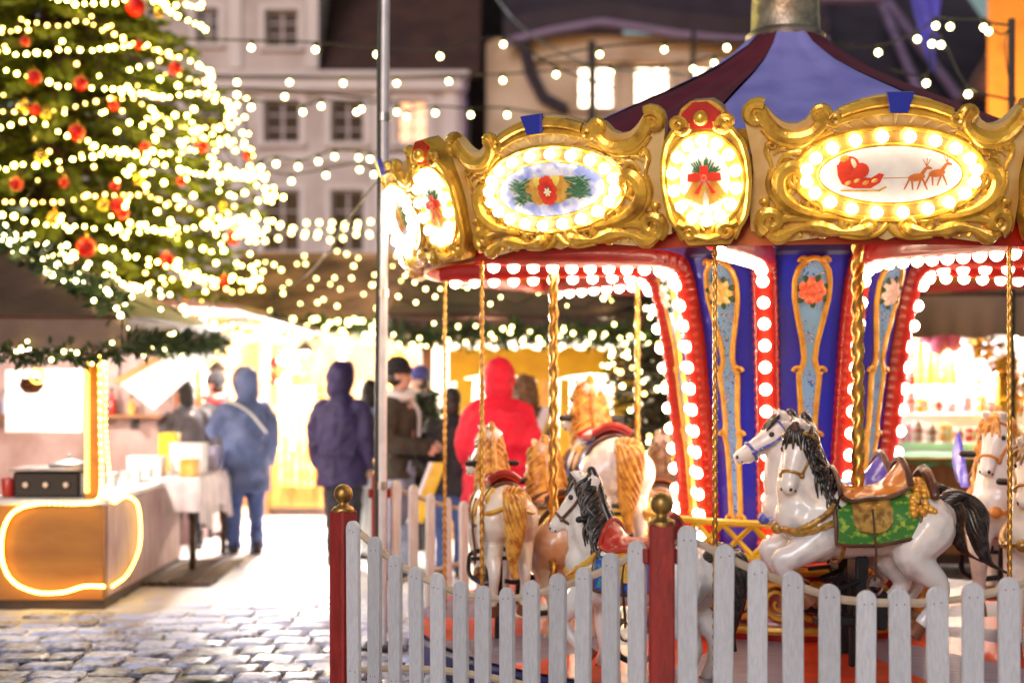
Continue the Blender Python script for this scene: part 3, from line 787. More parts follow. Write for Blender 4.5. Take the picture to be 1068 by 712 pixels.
def small_panel(phic, full=True):
    mp0 = board_map(phic); mp = lambda u, v, h=0.: mp0(u, v, h + .03)
    outline = [(0, .10), (.0, .155), (.05, .165), (.12, .165), (.2, .178), (.3, .188), (.4, .18), (.5, .15), (.56, .115), (.6, .095), (.64, .07), (.66, .04)]
    def wv(v): return interp([(-.01, .10), (.03, .125), (.07, .14), (.1, .16), (.13, .175), (.2, .187), (.3, .194), (.4, .187), (.48, .168), (.53, .135), (.56, .112), (.6, .108), (.65, .085), (.685, .035)], v)
    def surf(h):
        def f(a, b): v = -.01 + .69 * b; return mp((2 * a - 1) * wv(v), v, h)
        return f
    mb = MB(); mb.slab(surf(-.02), surf(.075), 8, 40)
    sp = part('cornice_shield', mb, 'gold', car, smooth=35)
    if not full: return
    cy = .305
    g = MB()
    for s in (-1, 1):
        g.tube([mp(s * wv(v), v, .075) for v in [.02 + .56 * i / 30 for i in range(31)]], .016, 6)
        g.tube([mp(s * p.x, p.y, .08) for p in spiral((.085, .055), .04, .008, 1.2, 1.4)], [.024 - .012 * i / 18 for i in range(19)], 7)
        g.tube([mp(s * p.x, p.y, .08) for p in bez([(.14, .1, 0), (.10, .085, 0), (.05, .1, 0), (.02, .06, 0)], 12)], [.022 - .012 * i / 12 for i in range(13)], 7)
        g.tube([mp(s * p.x, p.y, .08) for p in spiral((.105, .575), .035, .006, 3.5, -1.3)], [.02 - .010 * i / 18 for i in range(19)], 7)
        g.tube([mp(s * p.x, p.y, .08) for p in bez([(.12, .545, 0), (.09, .53, 0), (.06, .545, 0), (.055, .58, 0)], 12)], .014, 6)
    g.tube([mp(.0 + .03 * i, .02 + .008 * abs(i), .085) for i in (-2, -1, 0, 1, 2)], .02, 7)
    g.ell(mp(0, .6, .095), .036, 14, 10)
    for a, b, rr in ((.172, .222, .012), (.112, .158, .009)):
        g.tube([mp(a * cos(t * pi / 30), cy + b * sin(t * pi / 30), .078) for t in range(60)], rr, 6, closed=True)
    part('gilt_scroll', g, 'gold', sp)
    c = MB(); c.slab(lambda a, b: mp((2 * a - 1) * interp([(0, .075), (.6, .085), (1, .03)], b), .55 + .125 * b, .06), lambda a, b: mp((2 * a - 1) * interp([(0, .075), (.6, .085), (1, .03)], b), .55 + .125 * b, .09), 8, 8)
    part('red_cap', c, 'red', sp)
    d = MB(); d.grid(lambda s, t: mp(.168 * s * cos(2 * pi * t), cy + .218 * s * sin(2 * pi * t), .078), 4, 40); part('bulb_band', d, 'bulb_band', sp)
    d = MB(); d.slab(lambda s, t: mp(.11 * s * cos(2 * pi * t), cy + .155 * s * sin(2 * pi * t), .079), lambda s, t: mp(.11 * s * cos(2 * pi * t), cy + .155 * s * sin(2 * pi * t), .088), 4, 40)
    ov = part('oval', d, 'ivory', sp)
    for i in range(14):
        t = 2 * pi * (i + .5) / 14; bulb(mp(.143 * cos(t), cy + .19 * sin(t), .104), sp, .0285)
    P = MB(); h = .0895
    # two gold bells under a red bow, fir twigs behind
    P.mi = 2
    for i in range(26):
        a = radians(ru(15, 165)); L = ru(.05, .085); p = (cos(a) * L, cy + .03 + sin(a) * L); q = (cos(a) * .01, cy + .02)
        P.tube([mp(q[0], q[1], h), mp(p[0], p[1], h)], [.006, .003], 4)
    P.mi = 1
    for s in (-1, 1):
        b = (s * .044, cy - .06); tl = s * .42
        prof = [(.016, .055), (.03, .048), (.035, .02), (.039, -.015), (.05, -.036), (.053, -.042)]
        left = [(-r, y) for r, y in prof]; right = [(r, y) for r, y in reversed(prof)]
        pts = [(b[0] + x * cos(tl) - y * sin(tl), b[1] + x * sin(tl) + y * cos(tl)) for x, y in left + right]
        P.prism([mp(x, y, h) for x, y in pts], mp(0, cy, .006) - mp(0, cy, 0)); P.ell(mp(b[0] + .036 * sin(tl), b[1] - .04 * cos(tl), h + .004), .009, 8, 6)
    P.mi = 0
    for s in (-1, 1):
        P.prism([mp(x * s, y, h + .006) for x, y in ((0, cy + .012), (.03, cy + .04), (.072, cy + .034), (.075, cy - .0), (.035, cy - .006))], mp(0, cy, .006) - mp(0, cy, 0))
        P.prism([mp(x * s, y, h + .005) for x, y in ((0, cy + .01), (.012, cy - .005), (.05, cy - .06), (.03, cy - .065))], mp(0, cy, .004) - mp(0, cy, 0))
    P.ell(mp(0, cy + .015, h + .012), .016, 10, 7)
    P.prism([mp(x, y, h + .004) for x, y in ((-.02, cy + .02), (.02, cy + .02), (.018, cy + .07), (-.018, cy + .07))], mp(0, cy, .004) - mp(0, cy, 0))
    part('painted_bells', P, ['paint_red', 'paint_gold', 'paint_green'], ov, smooth=40)

for k in range(9):
    f = ((8.5 + 40 * k + 180) % 360) - 180; small_panel(f + 10.8, abs(f) < 95)
    f2 = ((28.5 + 40 * k + 180) % 360) - 180; big_panel(f2 + 10.8, 'fruit' if f2 > 0 else 'sleigh', abs(f2) < 95)
mb = MB(); mb.lathe((CX, CY, 0), [(RB - .05, ZB + .02), (RB + .02, ZB + .3), (RB + .085, ZB + .50), (RB + .06, ZB + .50), (RB - .07, ZB + .02)], 90)
part('backing_band', mb, 'gold', car)
# inner skirting behind the boards, red, with its own row of lamps under the eaves
mb = MB(); mb.lathe((CX, CY, 0), [(2.24, ZB - .03), (2.26, ZB - .04), (2.27, ZB + .1), (2.24, ZB + .12), (2.22, ZB + .1), (2.24, ZB - .03)], 90, mod=lambda r, z, a: (r, z - .012 * abs(sin(a * 45)) if z < ZB else z))
part('eaves_band', mb, 'red', car)

# ---- tent
TP = [(.2, 3.86), (.32, 3.74), (.55, 3.585), (.85, 3.43), (1.16, 3.29), (1.6, 3.09), (2.0, 2.93), (2.36, 2.80)]
GORES = [-20, 23, 55, 98, 135, 178, 225, 282, 340]
for k in range(8):
    a0 = GORES[k]; da = GORES[k + 1] - a0
    def tf(u, v):
        r = interp(TP, 0) if False else lerp(.2, 2.36, v)
        z = interp(TP, r); sag = .035 * r * sin(pi * u) ** 1.2
        z += .02 * r * mnoise.noise(Vector((k * 3.1 + u * 2.2, v * 1.2, 5))) + .012 * r * abs(sin(u * pi * 3 + k)) * (1 - v) + .03 * r * (abs(sin(u * pi * 2.5 + .4 + k)) ** .5) * (1 - v) ** .6 - .015
        return pol(r, a0 + da * u, z - sag)
    mb = MB(); mb.grid(tf, 16, 18)
    part('tent_gore', mb, 'tent_red' if k % 2 == 1 else 'tent_blue', car, smooth=60)
mb = MB(); mb.lathe((CX, CY, 0), [(.24, 3.80), (.25, 3.83), (.215, 3.86), (.205, 4.1), (.235, 4.14), (.245, 4.2), (.22, 4.2), (.19, 4.1)], 40, mod=lambda r, z, a: (r, z + (.03 * abs(sin(a * 4)) if z > 4.15 else 0)))
mb.lathe((CX, CY, 0), [(.19, 4.1), (.12, 4.25), (.02, 4.3)], 40)
part('crown_finial', mb, 'crown', car)

# ---- twisted brass rods
def twist(p0, p1, R, pitch, n=9):
    L = (Vector(p1) - Vector(p0)).length; mb = MB(); seg = max(8, int(L / pitch * 10)); vs = []
    for i in range(seg + 1):
        c = Vector(p0).lerp(Vector(p1), i / seg)
        for k in range(n):
            a = 2 * pi * k / n; rr = R * (1 + .2 * cos(2 * (a - 2 * pi * i / 20 * 1.0)))
            vs.append(c + Vector((rr * cos(a), rr * sin(a), 0)))
    mb.add(vs, [(i * n + k, i * n + (k + 1) % n, (i + 1) * n + (k + 1) % n, (i + 1) * n + k) for i in range(seg) for k in range(n)])
    return mb
for phi in (19.6, 59.8, 98.5, -18.6, -60.7): part('twisted_rod', twist(pol(2.17, phi, DECK), pol(2.17, phi, 2.46), .0115, .05, 8), 'brass', car, smooth=70)
for r, phi, rad in ((1.66, 62.5, .026), (1.15, 149, .017), (1.0, 118, .017)): part('horse_pole', twist(pol(r, phi, DECK), pol(r, phi, 2.5), rad, .11), 'brass', car, smooth=70)
# ================================================================== carousel horses
def make_horse(label, phi, r, bz, pose='gallop', yaw=0., pitch=48., skin='horse_white', mane='mane_black', saddle='saddle_tan', blanket='blanket_green',
               strap='strap_gold', bridle='strap_gold', tail=None, sc_=1., nodetail=False, wings=False, frame='rocker', heading_off=0., roses=False, hip_strap=None, low=False, slim=1.):
    a = radians(phi)
    loc = pol(r, phi, DECK); head = atan2(sin(a), -cos(a)) + radians(heading_off)
    t = thing('carousel_horse', label, 'carousel horse', loc, head, 'horses riding on the carousel')
    t.scale = (sc_, sc_ * slim, sc_)
    Z = bz
    def V(x, y, z): return Vector((x, y, z + Z))
    mb = MB()
    # trunk: deep chest, tucked belly, round croup
    mb.tube([V(-.40, 0, .02), V(-.32, 0, .035), (-.2, 0, .01 + Z), V(-.05, 0, -.02), V(.1, 0, -.02), V(.22, 0, 0), V(.31, 0, .04)], [.12, .165, .165, .155, .165, .172, .13], 20, flat=1., round_cap=True)
    for s in (-1, 1): mb.ell(V(-.32, s * .075, .0), (.16, .115, .165), 16, 12); mb.ell(V(.22, s * .07, -.03), (.12, .11, .16), 16, 12)
    # neck
    nk = bez([V(.17, 0, .08), V(.265, 0, .2), V(.315, 0, .33), V(.295, 0, .455)], 12)
    mb.tube(nk, [lerp(.165, .074, (i / 12) ** .75) for i in range(13)], 16, flat=1., round_cap=True)
    mb.tube(bez([V(.27, 0, .02), V(.335, 0, .16), V(.35, 0, .3)], 8), [lerp(.12, .07, i / 8) for i in range(9)], 14, round_cap=True)
    # head
    ps, th = radians(yaw), radians(pitch)
    hd = Vector((cos(ps) * cos(th), sin(ps) * cos(th), -sin(th))); side = Vector((-sin(ps), cos(ps), 0)); upv = hd.cross(side); upv = -upv if upv.z < 0 else upv
    P = V(.30, 0, .47)
    mb.tube([P - hd * .01, P + hd * .08, P + hd * .17, P + hd * .25, P + hd * .305], [.078, .074, .056, .047, .04], 16, round_cap=True)
    for s in (-1, 1):
        mb.ell(P + hd * .07 - upv * .035 + side * s * .026, .058, 12, 9)             # cheek
        mb.ell(P + hd * .10 + upv * .038 + side * s * .04, .026, 10, 8)              # brow
        mb.ell(P + hd * .295 + upv * .012 + side * s * .022, .026, 10, 8)            # nostril swell
        e0 = P + upv * .05 + side * s * .042 - hd * .01
        mb.tube([e0, e0 + upv * .04 + side * s * .008, e0 + upv * .085 + hd * .012 + side * s * .01], [.026, .024, .006], 10, round_cap=True)
    mb.ell(P + hd * .27 - upv * .034, (.035, .03, .022), 10, 8)                        # lower jaw
    # legs
    hoofs = []
    def leg(pts, rad):
        q = bez(pts, 20); R = [interp([(i / (len(rad) - 1), rr) for i, rr in enumerate(rad)], k / 20) for k in range(21)]
        mb.tube(q, R, 12, round_cap=True); hoofs.append((q[-1], (q[-1] - q[-3]).normalized()))
    if pose == 'gallop':
        leg([V(.22, .1, -.06), V(.37, .11, -.15), V(.44, .11, -.17), V(.40, .11, -.26), V(.34, .11, -.33)], [.1, .07, .05, .033, .036])
        leg([V(.20, -.1, -.06), V(.31, -.11, -.18), V(.37, -.11, -.24), V(.31, -.11, -.32), V(.24, -.11, -.37)], [.1, .07, .05, .033, .036])
        leg([V(-.34, .1, -.02), V(-.25, .11, -.16), V(-.40, .11, -.31), V(-.36, .11, -.42), V(-.30, .11, -.50)], [.14, .105, .05, .034, .037])
        leg([V(-.34, -.1, -.02), V(-.2, -.11, -.16), V(-.28, -.11, -.32), V(-.2, -.11, -.41), V(-.12, -.11, -.48)], [.14, .105, .05, .034, .037])
    else:
        leg([V(.22, .1, -.06), V(.36, .11, -.2), V(.42, .11, -.26), V(.36, .11, -.36), V(.29, .11, -.42)], [.1, .07, .05, .033, .036])
        leg([V(.21, -.1, -.06), V(.25, -.11, -.22), V(.26, -.11, -.34), V(.25, -.11, -.46), V(.27, -.11, -.54)], [.1, .07, .05, .034, .038])
        leg([V(-.33, .105, -.02), V(-.27, .115, -.17), V(-.40, .115, -.33), V(-.38, .115, -.45), V(-.34, .115, -.55)], [.14, .105, .052, .036, .038])
        leg([V(-.34, -.105, -.02), V(-.29, -.115, -.17), V(-.42, -.115, -.31), V(-.42, -.115, -.44), V(-.38, -.115, -.54)], [.14, .105, .052, .036, .038])
    body = put('body', fuse(mb, .0115, 5), skin, t); WL[body.name] = Vector((0, 0, 0))
    hm = MB()
    for q, d in hoofs: 
        h = MB(); h.tube([q + d * .012, q + d * .035, q + d * .085], [.036, .043, .05], 12); part('hoof', h, 'hoof', t, world=False)
    for s in (-1, 1):
        e = MB(); e.ell(P + hd * .105 + upv * .032 + side * s * .062, .0155, 10, 8); part('eye', e, 'dark_eye', t, world=False)
        e = MB(); e.ell(P + hd * .322 + upv * .014 + side * s * .024, (.010, .010, .012), 8, 6); part('nostril', e, 'dark_eye', t, world=False)
    e = MB(); e.tube([P + hd * .315 - upv * .02 + side * q for q in (-.038, -.02, 0, .02, .038)], .0055, 6); part('mouth', e, 'dark_eye', t, world=False)
    # mane: carved locks down both sides of the crest, and a forelock
    m = MB(); crest = bez([V(.10, 0, .17), V(.155, 0, .27), V(.205, 0, .38), V(.235, 0, .48), V(.27, 0, .555)], 36)
    for i in range(37):
        p = crest[i]
        for s in (-1, 1):
            L = .17 + .045 * sin(i * 2.1); w = .0135 + .003 * sin(i * 1.7)
            fwd = .02 + .012 * sin(i * 1.3)
            nkr = lerp(.15, .08, i / 36) + .006 * sin(i * 2.9)
            q = bez([p + Vector((.012, 0, .004)), p + Vector((fwd * .6, s * nkr * .62, -.03)), p + Vector((fwd * 1.4 + .02, s * (nkr * 1.02 + .008), -L * .55)), p + Vector((fwd + .035 * sin(i * 2.4), s * (nkr * 1.0 + .012), -L))], 12)
            m.tube(q, [w * (1 - .75 * (k / 12) ** 2) for k in range(13)], 6, round_cap=True)
    m.tube([c + Vector((.01, 0, .0)) for c in crest], [.03] * 37, 8, round_cap=True)
    for k in range(6):
        s = (k - 2.5) / 2.5
        q = bez([P + upv * .075 - hd * .02, P + upv * .085 + hd * .04 + side * s * .03, P + upv * .06 + hd * (.10 + .02 * (k % 2)) + side * s * .055], 8)
        m.tube(q, [.018, .019, .018, .017, .016, .014, .012, .009, .005], 6)
    part('mane', m, mane, t, world=False, smooth=80)
    # tail
    m = MB(); tb = V(-.50, 0, .12)
    if pose == 'gallop': core = bez([tb + Vector((.06, 0, -.02)), tb + Vector((-.05, 0, .03)), tb + Vector((-.13, 0, -.05)), tb + Vector((-.14, 0, -.19)), tb + Vector((-.19, 0, -.32)), tb + Vector((-.29, 0, -.38))], 28)
    else: core = bez([tb + Vector((.06, 0, -.02)), tb + Vector((-.04, 0, .05)), tb + Vector((-.10, 0, -.02)), tb + Vector((-.09, 0, -.2)), tb + Vector((-.07, .01, -.36)), tb + Vector((-.08, 0, -.48))], 28)
    for k in range(12):
        a0 = 2 * pi * k / 12
        q = []
        for i, c in enumerate(core):
            u = i / 28; R = (.016 if pose == 'gallop' else .022) + (.040 if pose == 'gallop' else .048) * sin(pi * min(1, u * 1.05 + .12)) ** .8
            ang = a0 + u * 7.0 + .5 * sin(u * 9)
            q.append(c + Vector((cos(ang) * R * .8, sin(ang) * R * 1.05, cos(ang) * R * .35)))
        m.tube(q, [(.006 + .0135 * sin(pi * min(1, i / 28 + .08)) ** .7) for i in range(29)], 6)
    part('tail', m, tail or mane, t, world=False, smooth=80)
    # blanket and saddle
    RX = .178
    def over(x, ang, R, lift=0.): 
        zc = interp([(-.4, .03), (-.2, .01), (-.05, -.02), (.1, -.02), (.22, 0)], x)
        yy = R * sin(ang); zz = R * cos(ang)
        if abs(ang) > 1.6: yy = math.copysign(R, ang); zz = -(abs(ang) - 1.57) * R
        return V(x, yy * 1.02, zc + zz + lift)
    b = MB(); A = 1.95; b.mi = 0
    def blk(d): return lambda u, v: over(-.27 + .44 * u, (2 * v - 1) * A, RX + d + .004 * sin(u * 9) * abs(2 * v - 1))
    b.slab(blk(.004), blk(.012), 16, 36)
    bl = part('saddle_blanket', b, blanket, t, world=False)
    e = MB()
    for s in (-1, 1):
        e.tube([over(-.27, s * k / 12 * A, RX + .011) for k in range(13)] + [over(-.27 + .44 * k / 12, s * A, RX + .011) for k in range(1, 13)] + [over(.17, s * A * (1 - k / 12), RX + .011) for k in range(1, 13)], .011, 6)
    part('blanket_border', e, 'leather_dark', bl, world=False)
    for s in (-1, 1):
        f = MB(); f.slab(lambda u, v: over(-.12 + .2 * u + (.02 * (2 * u - 1)) * 0, s * (.75 + v * .85 * (1 - (2 * u - 1) ** 4 * .25)), RX + .014), lambda u, v: over(-.12 + .2 * u, s * (.75 + v * .85 * (1 - (2 * u - 1) ** 4 * .25)), RX + .027), 14, 8)
        part('saddle_flap', f, 'strap_gold' if saddle == 'saddle_tan' else 'blanket_yellow', t, world=False)
    s_ = MB()
    def st(d):
        def fn(u, v):
            x = -.22 + .36 * u; a_ = (2 * v - 1) * lerp(1.0, .78, sin(pi * u)) * (.62 if low else 1.)
            K = .3 if low else 1.
            lift = .022 + K * .085 * max(0, (u - .72) / .28) ** 2 * (1 - .5 * abs(2 * v - 1)) + K * .10 * max(0, (.3 - u) / .3) ** 1.6 * (1 - .35 * abs(2 * v - 1))
            return over(x, a_, RX + d, lift)
        return fn
    s_.slab(st(.0), st(.022), 22, 14)
    sd = part('saddle', s_, saddle, t, world=False)
    r_ = MB()
    for s in (-1, 1): r_.tube([st(.022)(k / 20, .5 + s * .5) for k in range(21)], .014, 6)
    r_.tube([st(.03)(0, k / 12) for k in range(13)], .018, 6); r_.tube([st(.026)(1, k / 12) for k in range(13)], .014, 6)
    part('saddle_roll', r_, 'leather_dark' if saddle != 'saddle_red' else 'saddle_red', sd, world=False)
    for s in (-1, 1): 
        k_ = MB(); k_.tube([over(-.02, s * 1.0, RX + .03), over(-.02, s * 1.55, RX + .032), over(-.03, s * 2.1, RX + .03), V(-.03, s * .19, -.27)], .012, 6, flat=.5)
        k_.tube([V(-.03 + .04 * cos(q * pi / 8), s * .195, -.29 + .05 * sin(q * pi / 8)) for q in range(17)], .008, 5, closed=True)
        part('stirrup', k_, 'leather_dark', t, world=False)
    if roses:
        g = MB()
        for k in range(90):
            a_ = ru(-1.3, 1.3); x = ru(-.345, -.22); g.ell(over(x, a_, RX + .02), ru(.017, .026), 8, 6)
        part('rose_bundle', g, 'cart_gold', t, world=False)
        g = MB(); g.tube([over(-.35, a_ * .1, RX + .03, .05 * (1 - abs(a_) / 10)) for a_ in range(-9, 10)], .028, 8, round_cap=True)
        part('cantle_roll', g, 'leather_dark', t, world=False)
    # breast strap with medallions, girth, bridle
    g = MB()
    for s in (-1, 1):
        g.tube(bez([V(.14, s * .165, .04), V(.24, s * .185, .0), V(.33, s * .15, -.03), V(.395, s * .08, -.02), V(.42, 0, -.015)], 18), [.014 + .006 * abs(sin(i * 1.2)) for i in range(19)], 6)
        g.tube(bez([V(.13, s * .1, .17), V(.2, s * .168, .08), V(.29, s * .172, .02), V(.36, s * .13, -.02)], 16), [.014 + .005 * abs(sin(i * 1.4)) for i in range(17)], 6)
    for k in range(-3, 4): g.ell(V(.415 - abs(k) * .026 - .006 * k * k, k * .052, -.018), .02, 8, 6)
    g.ell(V(.425, 0, -.015), .036, 10, 8)
    g.tube([over(.12, a_ / 10 * pi, RX * .99) if abs(a_) < 6 else V(.12, RX * sin(a_ / 10 * pi), -.02 + RX * cos(a_ / 10 * pi)) for a_ in range(-10, 11)], .012, 6, flat=.6)
    part('breast_strap', g, strap, t, world=False)
    if hip_strap:
        g = MB()
        for s in (-1, 1):
            g.tube(bez([V(-.22, s * .17, .06), V(-.34, s * .195, .03), V(-.44, s * .15, .03), V(-.475, s * .06, .06)], 14), .034, 8, flat=.5)
            g.tube(bez([V(-.3, s * .1, .17), V(-.36, s * .16, .11), V(-.42, s * .17, .0), V(-.38, s * .2, -.05)], 14), .024, 8, flat=.5)
        part('hip_strap', g, hip_strap, t, world=False)
    g = MB()
    def ring(d, R, off=0., fl=1.): g.tube([P + hd * d + (side * cos(q) + upv * sin(q) * fl) * R - upv * off for q in [2 * pi * k / 18 for k in range(18)]], .009, 6, closed=True)
    ring(.235, .055, .004); ring(.03, .096, .014)
    for s in (-1, 1):
        g.tube([P + hd * .03 + side * s * .088 - upv * .0, P + hd * .12 + side * s * .078 - upv * .014, P + hd * .235 + side * s * .056 - upv * .006], .009, 6)
        g.ell(P + hd * .235 + side * s * .056 - upv * .006, .016, 8, 6)
    part('bridle', g, bridle, t, world=False)
    # rider's handle bar through the neck
    g = MB(); g.tube([V(.255, -.2, .30), V(.255, .2, .30)], .014, 8)
    for s in (-1, 1): g.tube([V(.255, s * .13, .30), V(.255, s * .205, .30)], .019, 8, round_cap=True)
    part('handle_bar', g, 'black', t, world=False)
    if wings:
        g = MB()
        for s in (-1, 1):
            g.slab(lambda u, v: V(.18 - .38 * u, s * (.17 + .10 * u + .012 * sin(v * pi)), .10 + .30 * u * (.35 + .65 * v) - .1 * (1 - v) * u), lambda u, v: V(.18 - .38 * u, s * (.19 + .10 * u + .03 * sin(v * pi)), .10 + .30 * u * (.35 + .65 * v) - .1 * (1 - v) * u), 14, 8)
        part('saddle_wing', g, 'saddle_blue', t, world=False)
    # running gear under the horse
    g = MB()
    if frame == 'block':
        g.rbox(V(.0, 0, -.33), (.07, .16, .34), .012); g.rbox(V(-.10, 0, -.44), (.06, .2, .2), .012); g.rbox(V(.05, 0, -.50), (.36, .12, .05), .01)
        g.tube([V(.0, 0, -.3), V(.0, 0, -bz + .0)], .05, 10); g.tube([V(-.02, .05, -.28), V(.16, .16, -.32)], .013, 8); g.tube([V(-.03, -.05, -.28), V(.12, -.2, -.32)], .013, 8)
    else:
        g.tube([V(0, 0, -.14), V(0, 0, -bz + .0)], .032, 10)
        for s in (-1, 1): g.tube(bez([V(.06, s * .05, -.26), V(.06, s * .2, -.28), V(.02, s * .235, -.34), V(-.02, s * .23, -.42), V(-.08, s * .14, -.46), V(-.1, s * .03, -.45)], 20), .017, 8)
        g.tube([V(-.1, -.24, -.30), V(-.1, .24, -.30)], .013, 8)
    part('support_frame', g, 'black', t, world=False)
    return t

make_horse('white horse with black mane, turned head and green saddle blanket, nearest the front pole', -3.6, 1.5, .94 - DECK, yaw=48, pitch=62, frame='block', roses=True)
part('horse_pole', twist(pol(1.5, -3.6, DECK), pol(1.5, -3.6, 2.5), .031, .11), 'brass', car, smooth=70)
make_horse('white horse with blue bridle and breast strap stretching its head out behind the front horse', -4.5, 1.13, .95 - DECK, yaw=4, pitch=30, strap='strap_blue', bridle='strap_blue', saddle='saddle_blue', blanket='blanket_blue', frame='block')
make_horse('pale horse with blond mane and yellow hip strap seen from behind, by the left rods', 68.6, 1.92, .84, pose='stand', yaw=45, heading_off=-11, low=True, sc_=.87, slim=.84, skin='horse_cream', mane='mane_blond', saddle='saddle_red', blanket='blanket_yellow', strap='strap_orange', hip_strap='blanket_yellow', bridle='leather_dark')
make_horse('tan horse mostly hidden between the blond-maned horse and the thick twisted pole', 77, 1.48, .76 - DECK, pose='stand', low=True, skin='horse_tan', mane='mane_blond', saddle='saddle_tan', blanket='blanket_yellow', strap='strap_orange')
make_horse('white horse with streaked black mane, red saddle and blue-yellow blanket behind the fence', 32.7, 2.0, .55, pose='stand', sc_=.92, slim=.92, yaw=18, pitch=50, saddle='saddle_red', blanket='blanket_blue', strap='blanket_yellow', bridle='leather_dark')
make_horse('white horse with long blond mane and tail seen from behind, left of the column', 103, 1.16, 1.13 - DECK, yaw=28, heading_off=26, low=True, pose='stand', mane='mane_blond', saddle='saddle_red', blanket='blanket_blue', strap='strap_orange')
make_horse('horse with brown streaked mane and tail, half hidden by the lit red rib', 147, 1.22, .76 - DECK, pose='stand', heading_off=48, low=True, skin='horse_cream', mane='mane_brown', saddle='saddle_tan', blanket='blanket_blue')
make_horse('white horse with blond mane, orange breast strap and blue winged saddle, facing forward', -65.6, 1.3, .96 - DECK, yaw=-16, pitch=55, pose='stand', skin='horse_white', mane='mane_blond', saddle='saddle_tan', blanket='blanket_yellow', strap='strap_orange', wings=True, bridle='strap_orange')
make_horse('pinkish horse with brown mane behind the thin rod at the right edge', -46.5, 1.72, .84 - DECK, yaw=10, pitch=55, pose='stand', skin='horse_cream', mane='mane_brown', saddle='saddle_red', blanket='blanket_yellow')
M['nail'] = mat('rusty_nail', (.10, .05, .035), .6, .4)
# ================================================================== picket fence round the ride
def post(loc, h, label, rz=0., w=.1):
    t = thing('fence_post', label, 'fence post', loc, rz, 'red fence posts with brass balls')
    mb = MB(); mb.rbox((0, 0, h / 2), (w, w, h), .008)
    for s in (-1, 1): mb.rbox((s * (w / 2 + .012), 0, h - .13), (.026, .05, .06), .006)
    part('post', mb, 'post_red', t, world=False, smooth=20)
    b = MB(); r = .046; z0 = h
    b.lathe((0, 0, 0), [(.0, z0 - .01), (.052, z0 - .01), (.054, z0 + .004), (.046, z0 + .014), (.028, z0 + .022), (.022, z0 + .034), (.026, z0 + .044)] + [(r * cos(q), z0 + .078 + r * sin(q)) for q in [radians(-55 + 145 * i / 16) for i in range(17)]], 24)
    part('brass_ball', b, 'brass_ball', t, world=False, smooth=50)
    return t
PB, PA = Vector((.593, 5.7, 0)), Vector((-.815, 6.95, 0))
PC = Vector((2.46, 5.62, 0)); PD = Vector((-.885, 9.6, 0)); PE = Vector((.62, 11.35, 0))
post(PB, 1.13, 'middle red fence post with brass ball, in front of the lit column', atan2(-.1, 1.87))
post(PA, 1.065, 'red fence post with brass ball at the left corner of the picket fence', atan2(PB.y - PA.y, PB.x - PA.x))
post(PD, 1.055, 'red fence post with brass ball standing behind the steel lamp pole', .2)
post(PC, 1.1, 'red fence post with brass ball at the right end of the front fence', 0)
def fence(A, B, label, n, tops, mat_='picket', w=.08, th=.022, rail=True, bottom=.06, spans=None):
    d = (B - A); L = d.length; ang = atan2(d.y, d.x); u = d.normalized(); nrm = Vector((u.y, -u.x, 0))
    if nrm.y > 0: nrm = -nrm
    t = thing('picket_fence', label, 'fence', A, ang)
    sgn = 1 if Vector((-sin(ang), cos(ang), 0)).dot(nrm) > 0 else -1
    for i in range(n):
        s = (i + .72) / (n + .44)
        if spans: s = spans[i] / L
        x = s * L + ru(-.004, .004); top = interp(tops, s) + ru(-.010, .010); lean = ru(-.014, .014); ww = w * ru(.93, 1.06)
        mb = MB(); pts = [(-ww / 2, bottom), (ww / 2, bottom), (ww / 2, top - ww / 2)]
        prof = [(-ww / 2, bottom), (-ww / 2, bottom + .3), (-ww / 2, top - ww / 2)] + [(-ww / 2 * cos(q), top - ww / 2 + ww / 2 * sin(q)) for q in [pi * k / 12 for k in range(1, 12)]] + [(ww / 2, top - ww / 2), (ww / 2, bottom + .3), (ww / 2, bottom)]
        c = .003; N = len(prof)
        def ringp(scale, y): 
            return [(x + lean * (pz - .5) + px * scale, y, pz if pz < bottom + .01 else pz - (1 - scale) * ww / 2) for px, pz in prof]
        y0 = sgn * .012; y1 = sgn * (.012 + th)
        vs = ringp(1, y0) + ringp(1, y1 - sgn * c) + ringp(1 - 2 * c / ww, y1)
        fs = [(j + k * N, (j + 1) % N + k * N, (j + 1) % N + (k + 1) * N, j + (k + 1) * N) for k in range(2) for j in range(N)] + [tuple(range(N - 1, -1, -1)), tuple(range(2 * N, 3 * N))]
        mb.add(vs, fs); mb.mi = 1
        for zz in (.30, interp(tops, s) - .055):
            for dx in (-.014, .016): mb.ell((x + dx + ru(-.004, .004) + lean * (zz - .5), y1 + sgn * .0005, zz + ru(-.006, .006)), (.003, .002, .003), 6, 4)
        part('picket', mb, [mat_, 'nail'], t, world=False, smooth=35)
    def railpath(dz, arc=True): return [Vector((L * k / 24 + 0, sgn * -.002, interp(tops, k / 24) + dz)) for k in range(25)]
    mb = MB()
    for q in (railpath(-.055), ):
        mb.tube([Vector((p.x, p.y, p.z)) for p in q[1:-1]], .017, 6, up=(0, 1, 0))
    part('rail', mb, 'rail', t, world=False)
    # lower rail sags the other way
    mb = MB(); mb.tube([Vector((L * k / 24, 0, .28 + .11 * (1 - 4 * (k / 24 - .5) ** 2) - (0))) for k in range(1, 24)], .017, 6, up=(0, 1, 0)); part('rail', mb, 'rail', t, world=False)
    return t
